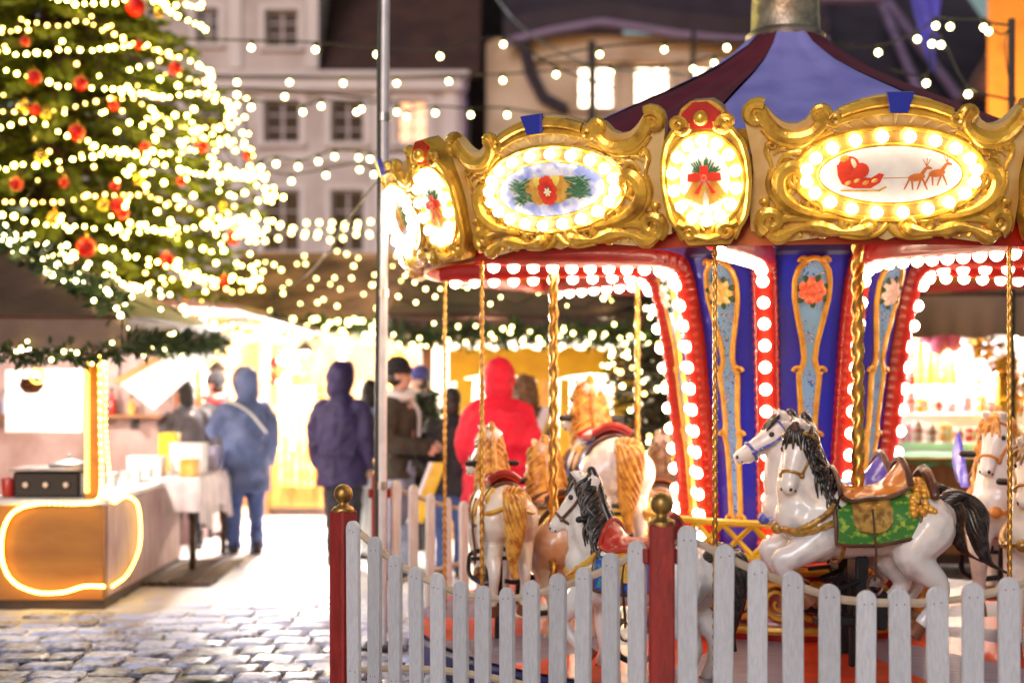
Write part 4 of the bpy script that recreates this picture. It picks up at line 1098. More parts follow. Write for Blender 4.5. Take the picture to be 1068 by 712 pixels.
# tops dip along a hanging curve between the posts (measured along each bay)
t1 = [(0, 1.06), (.05, 1.03), (.12, .955), (.2, .89), (.28, .845), (.36, .81), (.44, .79), (.52, .79), (.60, .81), (.68, .855), (.76, .905), (.84, .965), (.92, 1.04), (1, 1.11)]
fence(PA, PB, 'white round-topped picket fence dipping between two red posts, left of the middle post', 13, t1)
t2 = [(0, 1.13), (.07, 1.115), (.15, 1.04), (.22, .98), (.3, .93), (.38, .885), (.46, .875), (.54, .875), (.62, .89), (.7, .92), (.78, .97), (.86, 1.03), (.93, 1.1), (1, 1.13)]
fence(PB, PC, 'grey-white round-topped picket fence running right from the middle red post', 13, t2)
t3 = [(0, 1.02), (.1, .98), (.2, .9), (.3, .84), (.45, .78), (.6, .76), (.75, .79), (.9, .9), (1, 1.0)]
M['picket_back'] = mat('picket_paint_back', (.74, .70, .68), .55, 0, (.6, .54, .5), 9, 6, .2, 70, stretch=(4, 4, .6))
fence(PD, PE, 'warm-lit picket fence at the far side of the ride, behind the left horse', 13, t3, 'picket_back')
# tall steel pole standing by the fence, with a cable strapped to it
t = thing('lamp_pole', 'tall slim steel pole with a dark cable beside the fence', 'pole', (gx(401, 9.0), 9.0, 0))
mb = MB(); bx = gx(401, 9.0)
mb.tube([(bx - .02, 9.0, 0), (bx - .018, 9.0, 1.4), (bx + .018, 9.0, 6.2)], .033, 16); part('shaft', mb, 'pole_white', t)
mb = MB()
for z in (1.0, 2.2, 3.3): mb.tube([(bx - .018 + .0075 * (z - 1.4) , 9.0, z), (bx - .018 + .0075 * (z - 1.4), 9.0, z + .05)], .042, 16)
part('collar', mb, 'steel', t)
mb = MB(); mb.tube([(bx - .045 + .007 * (z - 1.4) + .004 * sin(z * 3), 8.975, z) for z in [6.2 * i / 30 for i in range(31)]], .013, 6); part('cable', mb, 'wire', t)
mb = MB(); mb.rbox((bx - .02, 9.0, .015), (.22, .22, .03), .006); part('base_plate', mb, 'black', t)
# ================================================================== trees and their lights
def sprays(mb, p0, d, L, droop, rng, twig=.16, step=.06, spread=.9):
    """one bough: a drooping stem with flat needled twigs to both sides"""
    d = Vector(d).normalized(); n = max(4, int(L / step)); side = d.cross(Vector((0, 0, 1))).normalized()
    for i in range(n):
        t = (i + rng.random()) / n
        if t < .12: continue
        p = Vector(p0) + d * (L * t) + Vector((0, 0, -droop * L * t * t + .10 * L * max(0, t - .75)))
        for s in (-1, 1):
            a = rng.uniform(.4, 1.05) * s * spread
            w = (d * cos(a) + side * sin(a) + Vector((0, 0, rng.uniform(-.45, .25)))).normalized()
            l = twig * rng.uniform(.6, 1.25) * (1.15 - .5 * t)
            q = w.cross(Vector((rng.uniform(-.6, .6), rng.uniform(-.6, .6), 1))).normalized() * l * rng.uniform(.16, .26)
            m = p + w * l * .45
            mb.add([p, m + q, p + w * l, m - q], [(0, 1, 2, 3)])
            up = w.cross(q).normalized() * l * .2
            mb.add([p, m + up, p + w * l * .9, m - up], [(0, 1, 2, 3)])
def fir_tree(name, label, base, z0, z1, R0, nb, green, twig=.16, step=.06, rfun=None, cat='tree', trunk_r=.12, seed=1, group=None):
    rng = random.Random(seed); t = thing(name, label, cat, base, 0, group)
    b = Vector(base)
    mb = MB(); mb.tube([b + Vector((0, 0, 0)), b + Vector((.02, 0, z0)), b + Vector((0, .02, lerp(z0, z1, .5))), b + Vector((0, 0, z1))], [trunk_r * 1.15, trunk_r, trunk_r * .6, .01], 10)
    limbs = MB(); mc = MB()
    for k in range(nb):
        u = (k + rng.random()) / nb; u = 1 - (1 - u) ** 1.0
        z = lerp(z0, z1, u); a = k * 2.39996 + rng.uniform(-.3, .3)
        R = (rfun(z) if rfun else R0 * (1 - u)) * rng.uniform(.80, 1.06)
        if R < .08: continue
        p = b + Vector((0, 0, z + .18 * R)); d = Vector((cos(a), sin(a), -.05 + rng.uniform(-.08, .1)))
        mb.tube([p, p + d * R * .5 + Vector((0, 0, -.03 * R)), p + d * R * .9 + Vector((0, 0, -.18 * R))], [.028 * R / 2 + .008, .018, .005], 5)
        sprays(mc, p, d, R, .22, rng, twig, step)
    part('trunk', mb, 'bark', t, smooth=60)
    part('crown', mc, green, t, smooth=0, fix=False)
    return t
TX, TY = gx(54, 16), 16.0; TZ1 = 10.5
def tr(z): 
    return interp([(1.9, 2.0), (2.5, 2.12), (3.1, 2.28), (3.7, 2.36), (3.95, 2.26), (TZ1, 0)], z) * (1 + .03 * sin(z * 5.5))
fir_tree('christmas_tree', 'huge Christmas tree covered in lights and red baubles, rising behind the grill stall', (TX, TY, 0), 1.9, TZ1, 0, 520, 'green_tree', .26, .085, tr, 'Christmas tree', .22, 3)

# strings of lights looped round the boughs
NG = 15; zt = 2.35
for k in range(NG):
    z = zt + k * .295; amber = k % 3 == 1
    g = thing('light_garland', ORD[k] + ' string of ' + ('amber' if amber else 'warm white') + ' lights round the Christmas tree, counted upwards', 'light string', (TX, TY, z), 0, 'light strings wound round the Christmas tree')
    R = tr(z) * (.93 if amber else 1.0); ph = k * 1.3; wires = []; pts = []
    a = -178.
    rg = random.Random(k)
    lobes = rg.choice((5, 6, 7))
    while a < -2:
        q = radians(a)
        zz = z - .20 * abs(sin(q * lobes / 2 + ph)) + .10 * (a + 90) / 90 * (1 if k % 2 else -1) + rg.uniform(-.012, .012) + .05
        rr = R * (1 + .06 * sin(q * 9 + ph) + rg.uniform(-.012, .012))
        pts.append(Vector((TX + rr * cos(q), TY + rr * sin(q), zz))); a += math.degrees(.098 / R) * rg.uniform(.85, 1.15)
    mb = MB(); mb.tube(pts, .006, 4); part('wire', mb, 'wire', g)
    for p in pts:
        bulb(p + Vector((rg.uniform(-.01, .01), rg.uniform(-.02, .0), rg.uniform(-.012, .012))), g, rg.choice((.013, .016, .019)) if amber else rg.choice((.014, .018, .023)), 2, 'bulb_amber' if amber else 'bulb_tree')
for k in range(5):
    rg = random.Random(200 + k); zc = 2.6 + .8 * k
    g = thing('light_garland', ORD[k] + ' loose amber light string hanging deep among the Christmas tree boughs, counted upwards', 'light string', (TX, TY, zc), 0, 'amber light strings inside the tree')
    pts = []
    for i in range(44):
        q = radians(lerp(-165, -10, (i + rg.random()) / 44)); zz = zc + rg.uniform(-.33, .33); rr = tr(zz) * rg.uniform(.84, 1.0)
        pts.append(Vector((TX + rr * cos(q), TY + rr * sin(q), zz)))
    mb = MB(); mb.tube(pts, .004, 4); part('wire', mb, 'wire', g)
    for i, p in enumerate(pts): bulb(p, g, rg.choice((.011, .014, .018)), 2, 'bulb_amber' if i % 3 else 'bulb_tree')
# a denser string hung on the right flank of the tree
for k, (zc, n, aa) in enumerate(((3.0, 46, (-70, 5)), (3.45, 50, (-62, 5)), (4.0, 42, (-60, 5)), (4.45, 34, (-55, 5)))):
    g = thing('light_garland', 'tangled bright light string heaped on the right flank of the Christmas tree, ' + ORD[k] + ' from below', 'light string', (TX, TY, zc), 0, 'tangled light strings on the tree flank')
    rg = random.Random(50 + k); pts = []
    for i in range(n):
        q = radians(lerp(aa[0], aa[1], i / (n - 1)) + rg.uniform(-4, 4)); zz = zc + .28 * sin(i * .8) + rg.uniform(-.12, .12); rr = tr(zz) * rg.uniform(.98, 1.07)
        pts.append(Vector((TX + rr * cos(q), TY + rr * sin(q), zz)))
    mb = MB(); mb.tube(pts, .006, 4); part('wire', mb, 'wire', g)
    for p in pts: bulb(p, g, rg.choice((.016, .02, .024)), 2, 'bulb_tree')
# baubles: place, radius, by where the photograph shows them
BR = [(420, 20, .13, 'r'), (105, 240, .09, 'r'), (250, 258, .085, 'r'), (543, 213, .085, 'r'), (237, 410, .10, 'r'), (352, 325, .065, 'r'), (450, 455, .065, 'r'), (625, 455, .08, 'r'), (768, 480, .07, 'r'),
      (50, 570, .08, 'r'), (198, 565, .06, 'r'), (365, 635, .09, 'r'), (562, 560, .06, 'r'), (78, 128, .06, 'r'), (430, 140, .06, 'r'), (110, 340, .07, 'r'), (355, 575, .06, 'r')]
BR = [(x * .337, y * .337, r, c) for x, y, r, c in BR] + [(90, 258, .12, 'r'), (73, 275, .09, 'r'), (174, 272, .1, 'r'), (243, 248, .09, 'r'), (194, 318, .07, 'r'), (234, 293, .07, 'r'), (128, 222, .08, 'r')]
BR += [(x * .337, y * .337, r, 'g') for x, y, r in ((490, 40, .07), (127, 485, .07), (75, 330, .07), (140, 355, .065), (168, 675, .08), (320, 635, .07), (430, 555, .07), (690, 640, .06))]
for col, mm, nm in (('r', 'bauble_red', 'red'), ('g', 'bauble_gold', 'gold')):
    L = sorted([b for b in BR if b[3] == col], key=lambda b: b[0])
    for i, (px, py, r, c) in enumerate(L):
        # stand it on the outside of the boughs
        d = TY
        for _ in range(8):
            z = gz(py, d); R = tr(z) * 1.02; dx = gx(px, d) - TX; d = TY - sqrt(max(.02, R * R - dx * dx))
        p = at(px, py, d - .03); r *= .8
        t = thing('bauble', 'shiny %s bauble on the Christmas tree, %s from the left of the %s ones' % (nm, ORD[i], nm), 'bauble', p, 0, nm + ' baubles on the Christmas tree')
        m = MB(); m.ell((0, 0, 0), (r, r, r * 1.05), 18, 14); part('ball', m, mm, t, world=False)
        m = MB(); m.tube([(0, 0, r * .95), (0, 0, r * 1.2)], r * .2, 8); m.tube([(0, 0, r * 1.2), (0, .03, r * 1.6)], .004, 4); part('cap', m, 'brass', t, world=False)

# dark evergreen with warm lights, between the ride and the stalls
EX, EY = gx(690, 14.2), 14.2
fir_tree('evergreen_tree', 'dark bushy evergreen with warm lights glowing in it, left of the carousel column', (EX, EY, 0), .7, 4.2, 0, 330, 'green_dark', .13, .055, lambda z: interp([(.5, .75), (1.3, .62), (2.2, .66), (3.0, .62), (3.4, .45), (4.2, .05)], z), 'tree', .12, 11)
g = thing('light_garland', 'warm light string scattered through the dark evergreen beside the column', 'light string', (EX, EY, 1.5))
rg = random.Random(5); pts = []
for i in range(90):
    q = radians(rg.uniform(-175, -5)); z = rg.uniform(.8, 2.0) if i < 76 else rg.uniform(2, 2.8); R = interp([(.5, .85), (1.3, .7), (3.0, .66)], z) * rg.uniform(.75, 1.08)
    pts.append(Vector((EX + R * cos(q), EY + R * sin(q), z)))
for i, p in enumerate(pts): bulb(p, g, rg.choice((.014, .018, .022)), 2, 'bulb_amber' if i % 2 else 'bulb_string')
pts.sort(key=lambda p: p.z)
m = MB(); m.tube(pts, .005, 4); part('wire', m, 'wire', g)

# ================================================================== strings of lamps across the square
def lamp_string(label, pts, d0, d1, extra=(None, None), r=.028, wire=True):
    """pts: where its lamps hang (photo x, y), spread over depths d0..d1"""
    n = len(pts); P = [at(x, y, lerp(d0, d1, i / max(1, n - 1))) for i, (x, y) in enumerate(pts)]
    g = thing('lamp_string', label, 'string lights', P[0], 0, 'strings of lamps across the square')
    W = [p + Vector((0, 0, .075)) for p in P]
    if extra[0]: W = [at(*extra[0])] + W
    if extra[1]: W = W + [at(*extra[1])]
    m = MB(); m.tube(bez(W, 12 * len(W)), .011, 5)
    part('wire', m, 'wire', g)
    for p in P:
        s = MB(); s.tube([p + Vector((0, 0, .025)), p + Vector((0, 0, .085))], [.02, .022], 8); part('socket', s, 'wire', g)
        bulb(p, g, r, 3, 'bulb_string')
lamp_string('uppermost lamp string from the Christmas tree past the steel pole, nearly level', [(262, 50), (329, 52), (393, 57), (459, 59), (525, 46.5), (580, 78)], 15, 15, ((150, 40, 15), (640, 92, 15)))
lamp_string('lamp string just below the dark eave of the lilac house', [(198, 84), (247, 86), (302, 86), (358, 87), (413.6, 87), (468, 85), (524.5, 84)], 18, 17, ((120, 80, 18), (620, 70, 17)))
lamp_string('short two-lamp string beside the upper right of the Christmas tree', [(247, 99), (297, 101)], 15.5, 16, ((195, 92, 15.3), (420, 106, 17)))
lamp_string('lamp string crossing the first floor windows of the lilac house', [(262, 112), (316, 117), (335, 111), (372, 117), (377, 114), (414, 117), (424, 122), (454, 118), (491, 120), (529, 120)], 15.5, 16.5, ((200, 104, 15.2), (620, 128, 17)))
lamp_string('rising lamp string below the first floor windows', [(272, 175), (288, 171), (311, 174), (332, 168.5), (349, 163.5), (374, 164.5), (386, 166)], 15, 17, ((255, 181, 15), (440, 158, 17.5)))
lamp_string('lowest short lamp string across the lilac house', [(276, 186), (304, 189), (340, 183), (375, 177), (390, 182), (412, 185)], 16, 17, ((258, 184, 15.6), (450, 178, 17.3)))
lamp_string('lamp string in front of the lit cream house windows', [(625.5, 57), (693, 52), (758, 50)], 15, 14.5, ((560, 62, 15.4), (890, 46, 14)))
lamp_string('lower lamp string before the cream house, dipping to the tent', [(637, 76), (691, 75.5), (723, 72), (745, 66)], 16.5, 15.5, ((560, 64, 17), (800, 62, 15)))
lamp_string('lamp string from the tent top to the black post at the right', [(916, 55), (956.6, 41), (976, 27), (991, 28), (1026, 29), (1031, 33)], 14.5, 12.2, ((840, 52, 15), (1056, 27, 12)))
lamp_string('short lamp string low at the right, behind the tent edge', [(966, 87), (972, 46), (981.5, 47), (1009.6, 98.5)], 13, 12.4, ((930, 72, 13.4), (1052, 104, 12)))
t = thing('light_mast', 'black mast holding light strings in front of the orange wall', 'mast', (gx(1055, 12), 12, 0))
m = MB(); m.tube([(gx(1055, 12), 12, 0), (gx(1055, 12), 12, 4.68)], .03, 10); part('mast', m, 'black', t)
m = MB(); m.tube(bez([at(1055, 27, 12), at(1048, 44, 11.95), at(1052, 80, 11.97), at(1060, 106, 11.97)], 16), .006, 5); m.tube(bez([at(1056, 27, 12), at(1046, 36, 12), at(1036, 32, 12.1)], 10), .008, 5); part('cable', m, 'wire', t)
t = thing('tension_cable', 'slanting pale cable crossing the dark roof, upper middle', 'cable', at(512, -30, 20))
m = MB(); m.tube(bez([at(505, -20, 20), at(540, 25, 20), at(590, 58, 19), at(640, 72, 18), at(715, 78, 17)], 20), .016, 6); part('cable', m, 'steel', t)
# ================================================================== market stalls
def needles(mb, path, R, dens, L, rng):
    """fir garland: short needled twigs round a path"""
    P = [Vector(p) for p in path]
    for a, b in zip(P, P[1:]):
        n = max(1, int((b - a).length * dens))
        for i in range(n):
            p = a.lerp(b, rng.random()); d = Vector((rng.gauss(0, 1), rng.gauss(0, 1), rng.gauss(-.25, 1))).normalized()
            p = p + d * R * rng.random(); l = L * rng.uniform(.6, 1.3); q = d.orthogonal().normalized() * l * .17; q.rotate(Matrix.Rotation(rng.random() * 6, 3, d))
            m = p + d * l * .5; mb.add([p, m + q, p + d * l, m - q], [(0, 1, 2, 3)])
def fir_garland(label, path, R=.07, dens=260, L=.11, seed=0, bulbs=0, br=.02, bm='bulb_net', group='fir garlands on the stall eaves'):
    rng = random.Random(seed); t = thing('fir_garland', label, 'garland', path[0], 0, group)
    m = MB(); needles(m, path, R, dens, L, rng); part('greenery', m, 'green', t, smooth=0, fix=False)
    m = MB(); m.tube(path, .012, 5); part('core', m, 'bark', t)
    P = [Vector(p) for p in path]
    for i in range(bulbs):
        u = (i + rng.random()) / bulbs * (len(P) - 1); k = min(int(u), len(P) - 2); p = P[k].lerp(P[k + 1], u - k)
        bulb(p + Vector((rng.uniform(-.05, .05), -R - rng.uniform(0, .06), rng.uniform(-.12, .1))), t, br * rng.uniform(.8, 1.2), 2, bm)
    return t
def roof_lights(label, quadpts, nu, nv, seed, r=.02, lift=.05, bm='bulb_net', jitter=.46, keep=.8):
    """net of lamps spread over a roof slope given by four corners"""
    rng = random.Random(seed); A, B, C_, D = [Vector(q) for q in quadpts]
    t = thing('light_net', label, 'light net', A, 0, 'lamp nets spread over the stall roofs'); w = MB()
    N = (B - A).cross(D - A).normalized(); N = N if N.z > 0 else -N
    for j in range(nv):
        row = []
        for i in range(nu):
            u = (i + .5 + rng.uniform(-jitter, jitter)) / nu; v = (j + .5 + rng.uniform(-jitter, jitter)) / nv
            p = A.lerp(B, u).lerp(D.lerp(C_, u), v) + N * lift; row.append(p)
            if rng.random() < keep: bulb(p + N * .02, t, r * rng.uniform(.75, 1.25), 2, bm)
        if len(row) > 1: w.tube(row, .006, 4)
    part('wire', w, 'wire', t); return t
def sheet(mb, A, B, C_, D, th=.05, nu=14, nv=10, sag=.06, seed=0):
    A, B, C_, D = [Vector(q) for q in (A, B, C_, D)]; N = (B - A).cross(D - A).normalized(); N = N if N.z > 0 else -N
    def f(o):
        def g(u, v):
            p = A.lerp(B, u).lerp(D.lerp(C_, u), v)
            return p + N * (o - sag * sin(pi * u) * sin(pi * v) + .03 * mnoise.noise(Vector((p.x * 1.7, p.y * 1.7, seed))))
        return g
    mb.slab(f(0), f(th), nu, nv)
def area(name, loc, size, energy, col, target, parent=None):
    L = bpy.data.lights.new(name, 'AREA'); L.energy = energy; L.color = col; L.shape = 'RECTANGLE'; L.size = size[0]; L.size_y = size[1]
    o = bpy.data.objects.new(name, L); COL.objects.link(o); o.location = loc
    o.rotation_euler = (Vector(target) - Vector(loc)).to_track_quat('-Z', 'Y').to_euler(); return o
def lamp(loc, energy, col=(1, .8, .55), r=.12):
    L = bpy.data.lights.new('stall_lamp', 'POINT'); L.energy = energy; L.color = col; L.shadow_soft_size = r
    o = bpy.data.objects.new('stall_lamp', L); COL.objects.link(o); o.location = loc; return o
def shade_lamp(loc, label, energy, col=(1, .82, .6)):
    """enamel lamp hung under a stall roof; the light sits in it"""
    t = thing('hanging_lamp', label, 'lamp', loc, 0, 'lamps hung inside the stalls')
    m = MB(); m.lathe((0, 0, 0), [(.02, .12), (.04, .10), (.13, .0), (.125, 0), (.035, .095), (.02, .115)], 20); m.tube([(0, 0, .11), (0, 0, .3)], .008, 6); part('lamp_shade', m, 'black', t, world=False)
    m = MB(); m.ell((0, 0, .01), .05, 12, 8); part('bulb', m, 'bulb_string', t, world=False)
    lamp(Vector(loc) + Vector((0, 0, -.09)), energy, col, .08)

# ---- grill stall, front left
SX = -2.97
st = thing('market_stall', 'brown grill stall outlined in yellow rope light, front left', 'market stall', (-4.6, 10.5, 0), 0, 'wooden market stalls')
m = MB(); m.rbox((-4.6, 10.53, .42), (3.24, .06, .70), .008); part('counter_front', m, 'wood_orange', st)
m = MB(); m.bbox((-6.22, 10.52, 0), (SX - .01, 10.58, .08)); m.bbox((SX - .05, 10.58, 0), (SX - .01, 12.9, .07)); part('plinth', m, 'wood_dark', st)
m = MB(); m.rbox((SX - .03, 11.72, .42), (.06, 2.32, .68), .008); part('counter_side', m, 'wood_pink', st)
m = MB(); m.rbox((-4.6, 10.72, .785), (3.3, .5, .04), .008); m.rbox((SX - .22, 11.95, .785), (.46, 1.95, .04), .008); part('counter_top', m, 'white_board', st)
m = MB(); m.rbox((gx(97, 10.62), 10.62, 1.33), (.10, .10, 1.05), .008); part('corner_post', m, 'wood_orange', st)
m = MB(); m.bbox((-6.2, 13.85, 0), (SX - .3, 13.9, 2.0)); part('back_wall', m, 'wood_pink', st)
m = MB(); m.rbox((gx(97, 13.8), 13.78, 1.0), (.10, .10, 2.0), .008); part('rear_post', m, 'wood_brown', st)
FR = Vector((-2.78, 10.2, 2.10)); RR = Vector((-2.86, 14.0, 2.12)); AP = Vector((-5.0, 12.1, 3.15)); AP2 = Vector((-6.6, 12.1, 3.15)); FL = Vector((-7.6, 10.2, 2.10)); RL = Vector((-7.6, 14.0, 2.12))
m = MB()
sheet(m, FL, FR, AP, AP2, .05, 20, 10, .05, 1); sheet(m, FR, RR, AP + Vector((0, .02, 0)), AP, .05, 14, 10, .06, 2); sheet(m, RR, RL, AP2 + Vector((0, .04, 0)), AP + Vector((0, .04, 0)), .05, 14, 8, .05, 3)
part('roof', m, 'roof_canvas', st)
m = MB()
m.slab(lambda u, v: Vector((lerp(FL.x, FR.x + .02, u), 10.17 + .012 * sin(u * 60) * (1 - v), 1.90 + .205 * v + .01 * sin(u * 25) * (1 - v))), lambda u, v: Vector((lerp(FL.x, FR.x + .02, u), 10.15 + .012 * sin(u * 60) * (1 - v), 1.90 + .205 * v + .01 * sin(u * 25) * (1 - v))), 60, 4)
m.slab(lambda u, v: Vector((FR.x + .03 - .08 * u + .01 * sin(u * 50) * (1 - v), lerp(10.17, 14.0, u), 1.92 + .19 * v)), lambda u, v: Vector((FR.x + .05 - .08 * u + .01 * sin(u * 50) * (1 - v), lerp(10.17, 14.0, u), 1.92 + .19 * v)), 40, 4)
part('valance', m, 'valance_brown', st)
def wavy(a, b, n, z=.04): return [Vector(a).lerp(Vector(b), i / n) + Vector((0, 0, -z * abs(sin(i / n * pi * 5)))) for i in range(n + 1)]
fir_garland('fir garland with lights along the front eave of the grill stall', wavy((-4.9, 10.16, 1.87), (FR.x + .02, 10.16, 1.9), 24) , .05, 480, .085, 1, 26, .014)
fir_garland('thick fir garland along the right eave of the grill stall', wavy((FR.x + .06, 10.2, 1.97), (RR.x + .06, 14, 2.05), 24), .06, 380, .09, 2, 24, .016)
# lamps along the hip and the roof slope
for k, (A, B, n, dr) in enumerate(((FR + Vector((.02, -.03, .08)), AP + Vector((0, 0, .1)), 46, .05), (RR + Vector((.02, 0, .1)), AP + Vector((0, .1, .12)), 40, .06))):
    rg = random.Random(30 + k); pts = [A.lerp(B, i / (n - 1)) + Vector((rg.uniform(-.05, .05), rg.uniform(-.08, .04), rg.uniform(-.05, .07))) for i in range(n)]
    g = thing('light_garland', ('front' if k == 0 else 'rear') + ' hip of the grill stall roof edged with a string of small lamps', 'light string', A, 0, 'lamp strings on the grill stall roof')
    mm = MB(); mm.tube(pts, .006, 4); part('wire', mm, 'wire', g)
    for p in pts: bulb(p, g, rg.choice((.014, .018, .022)), 2, 'bulb_string')
    if k == 0:
        gg = MB(); needles(gg, [A, A.lerp(B, .5), B], .08, 240, .12, rg); part('greenery', gg, 'green', g, smooth=0, fix=False)
roof_lights('net of small lamps over the right roof slope of the grill stall', (FR, RR, AP + Vector((0, .02, 0)), AP), 9, 6, 4, .018, .09)
# rope light: up the post, round the counter front
rp = bez([at(104, 372, 10.54), at(105, 440, 10.54), at(106, 500, 10.5), at(102, 521, 10.47), at(80, 525, 10.47), at(40, 525, 10.47), at(14, 534, 10.47), at(3, 556, 10.47), at(3, 585, 10.47), at(14, 606, 10.47), at(38, 617, 10.47), at(66, 617, 10.47), at(88, 611, 10.47), at(108, 611, 10.47)], 150)
t = thing('rope_light', 'yellow rope light running down the post and looping over the stall front', 'rope light', at(104, 372, 10.54))
m = MB(); m.tube(rp, .0125, 8); part('tube', m, 'rope_light', t)
for p in bez([Vector(q) for q in rp], 97): bulb(p + Vector((0, -.006, 0)), t, .0125, 2, 'rope_dot', 'dot')
rp = bez([Vector((SX + .025, 10.6, .16)), Vector((SX + .03, 11.0, .2)), Vector((SX + .03, 11.35, .38)), Vector((SX + .03, 11.3, .68)), Vector((SX + .03, 10.95, .79)), Vector((SX + .02, 10.62, .78)), Vector((SX + .02, 10.55, .95)), Vector((gx(101.5, 10.66) + .06, 10.66, 1.3)), Vector((gx(101.5, 10.66) + .06, 10.66, 1.8))], 90)
t = thing('rope_light', 'second rope light on the side board and the back of the stall post', 'rope light', rp[0])
m = MB(); m.tube(rp, .010, 8); part('tube', m, 'rope_light', t)
for p in bez([Vector(q) for q in rp], 80): bulb(p + Vector((.004, -.004, 0)), t, .010, 2, 'rope_dot', 'dot')
m = MB(); m.tube([Vector((gx(91 + 3.5 * sin(z * 40) * 0, 10.56), 10.555, z)) for z in [.85 + i * .02 for i in range(50)]], [.016 + .004 * (i % 2) for i in range(50)], 8)
t2 = thing('rope_light', 'short straight rope light along the left edge of the stall post', 'rope light', at(91, 525, 10.55)); part('tube', m, 'rope_light', t2)
# what stands and hangs in it
t = thing('menu_board', 'large white board hung in the grill stall above the griddle', 'board', at(45, 420, 11.9))
m = MB(); m.rbox(at(46, 418, 11.9), (.64, .03, .52), .006); part('board', m, 'white_board', t)
m = MB()
for i, (w, y) in enumerate(((.34, 400), (.44, 412), (.40, 424), (.46, 436))): m.box(at(46, y, 11.882), (w, .002, .008))
part('faint_lines', m, 'roof_grey', t)
t = thing('copper_pot', 'round brown pot hung from the grill stall eave beside a wreath', 'pot', at(33, 400, 10.8))
m = MB(); c = at(33, 400, 10.8); m.lathe(c, [(.0, -.075), (.05, -.07), (.085, -.03), (.09, .0), (.075, .03), (.08, .04), (.07, .035)], 24); part('pot', m, 'pot_brown', t)
m = MB(); m.tube([c + Vector((.075 * cos(q), 0, .03 + .13 * sin(q))) for q in [pi * i / 16 for i in range(17)]], .006, 5); m.tube([c + Vector((0, 0, .16)), c + Vector((0, -.3, .34))], .005, 4); part('handle', m, 'wire', t)
t = thing('gold_ring_ornament', 'small glowing gold ring hung beside the brown pot', 'ornament', at(39, 392, 10.5))
m = MB(); c = at(39, 392, 10.5); m.tube([c + Vector((.05 * cos(q), 0, .05 * sin(q))) for q in [2 * pi * i / 24 for i in range(24)]], .012, 8, closed=True); part('ring', m, 'rope_light', t); m = MB(); m.tube([c + Vector((0, 0, .05)), c + Vector((0, -.1, .2))], .004, 4); part('cord', m, 'wire', t)
t = thing('griddle', 'black box griddle with a pan lid standing on the stall counter', 'griddle', at(56, 520, 10.85))
c = at(56, 508, 10.85); m = MB(); m.rbox((c.x, c.y, .90), (.50, .34, .20), .02); part('body', m, 'black', t)
m = MB(); m.rbox((c.x, c.y, 1.01), (.56, .40, .02), .008); part('hotplate', m, 'steel', t)
m = MB(); m.lathe((c.x + .12, c.y, 1.02), [(.0, .07), (.02, .065), (.14, .03), (.16, .0)], 24); m.ell((c.x + .12, c.y, 1.10), .018, 8, 6); part('lid', m, 'steel', t)
m = MB()
for q in (-.15, 0, .15):
    m.tube([(c.x + q, c.y - .17, .9), (c.x + q, c.y - .195, .9)], .02, 10)
part('knob', m, 'steel', t)
for i, (px, py, w, col, lab) in enumerate(((10, 516, .12, 'red', 'red tin'), (74, 512, .0, None, ''),)):
    if not col: continue
    t = thing('food_tin', lab + ' beside the griddle on the stall counter', 'tin', at(px, 522, 10.75)); c = at(px, 512, 10.75); m = MB(); m.lathe((c.x, c.y, .806), [(0, 0), (.055, 0), (.058, .01), (.058, .13), (.052, .14), (0, .14)], 20); part('tin', m, col, t)
rg = random.Random(77)
t = thing('wall_shelf', 'plank shelf on the back wall of the grill stall', 'shelf', (-4.4, 13.7, 1.32)); m = MB(); m.rbox((-4.5, 13.72, 1.32), (2.3, .24, .03), .005); part('board', m, 'wood_brown', t)
for q in (-5.4, -3.6): m = MB(); m.rbox((q, 13.72, 1.25), (.03, .2, .11), .004); part('bracket', m, 'black', t)
for i in range(12):
    x = -5.5 + .17 * i + rg.uniform(-.02, .02); c = ('red', 'orange', 'pot_brown', 'teal', 'lilac_wall')[i % 5]; h_ = rg.uniform(.14, .26)
    t = thing('bottle', 'bottle on the plank shelf at the back of the grill stall, %s from the left' % ORD[i], 'bottle', (x, 13.72, 1.337), 0, 'bottles on the grill stall shelf')
    m = MB(); m.lathe((0, 0, 0), [(0, 0), (.035, 0), (.037, .01), (.037, h_ * .6), (.014, h_ * .78), (.013, h_)], 14); part('body', m, c, t, world=False); m = MB(); m.lathe((0, 0, 0), [(.016, h_ - .01), (.016, h_ + .02), (0, h_ + .02)], 12); part('cap', m, 'black', t, world=False)
for i in range(5):
    x = -4.9 + .16 * i; t = thing('ladle', 'steel ladle hanging above the grill stall counter, %s from the left' % ORD[i], 'ladle', (x, 11.6, 1.6), 0, 'ladles hung in the grill stall')
    m = MB(); m.tube([(0, 0, .2), (0, 0, -.12)], .008, 6); part('shaft', m, 'steel', t, world=False); m = MB(); m.lathe((0, -.02, -.15), [(0, -.035), (.03, -.025), (.045, .01)], 14); part('bowl', m, 'steel', t, world=False)
t = thing('utensil_rail', 'thin steel rail carrying ladles above the grill stall counter', 'rail', (-4.6, 11.6, 1.81)); m = MB(); m.tube([(-5.4, 11.6, 1.81), (-4.1, 11.6, 1.81)], .01, 6); part('bar', m, 'steel', t)
for i, (x, z) in enumerate(((-3.9, 1.0), (-3.72, .94))): pass
for i in range(6):
    t = thing('paper_cup', 'white paper cup stacked on the grill stall counter corner, %s from the left' % ORD[i], 'cup', (-3.32 + .085 * i * .5, 11.3 + .2 * i, .806), 0, 'paper cups on the grill stall counter')
    m = MB(); m.lathe((0, 0, 0), [(0, 0), (.03, 0), (.042, .11), (.045, .115)], 16); part('cup', m, 'white_board', t, world=False)
shade_lamp(Vector((-4.2, 12.4, 1.95)), 'hanging lamp deep inside the grill stall', 55, (1, .9, .78))
shade_lamp(Vector((-3.45, 11.3, 1.92)), 'hanging lamp over the grill stall counter', 60, (1, .88, .75))

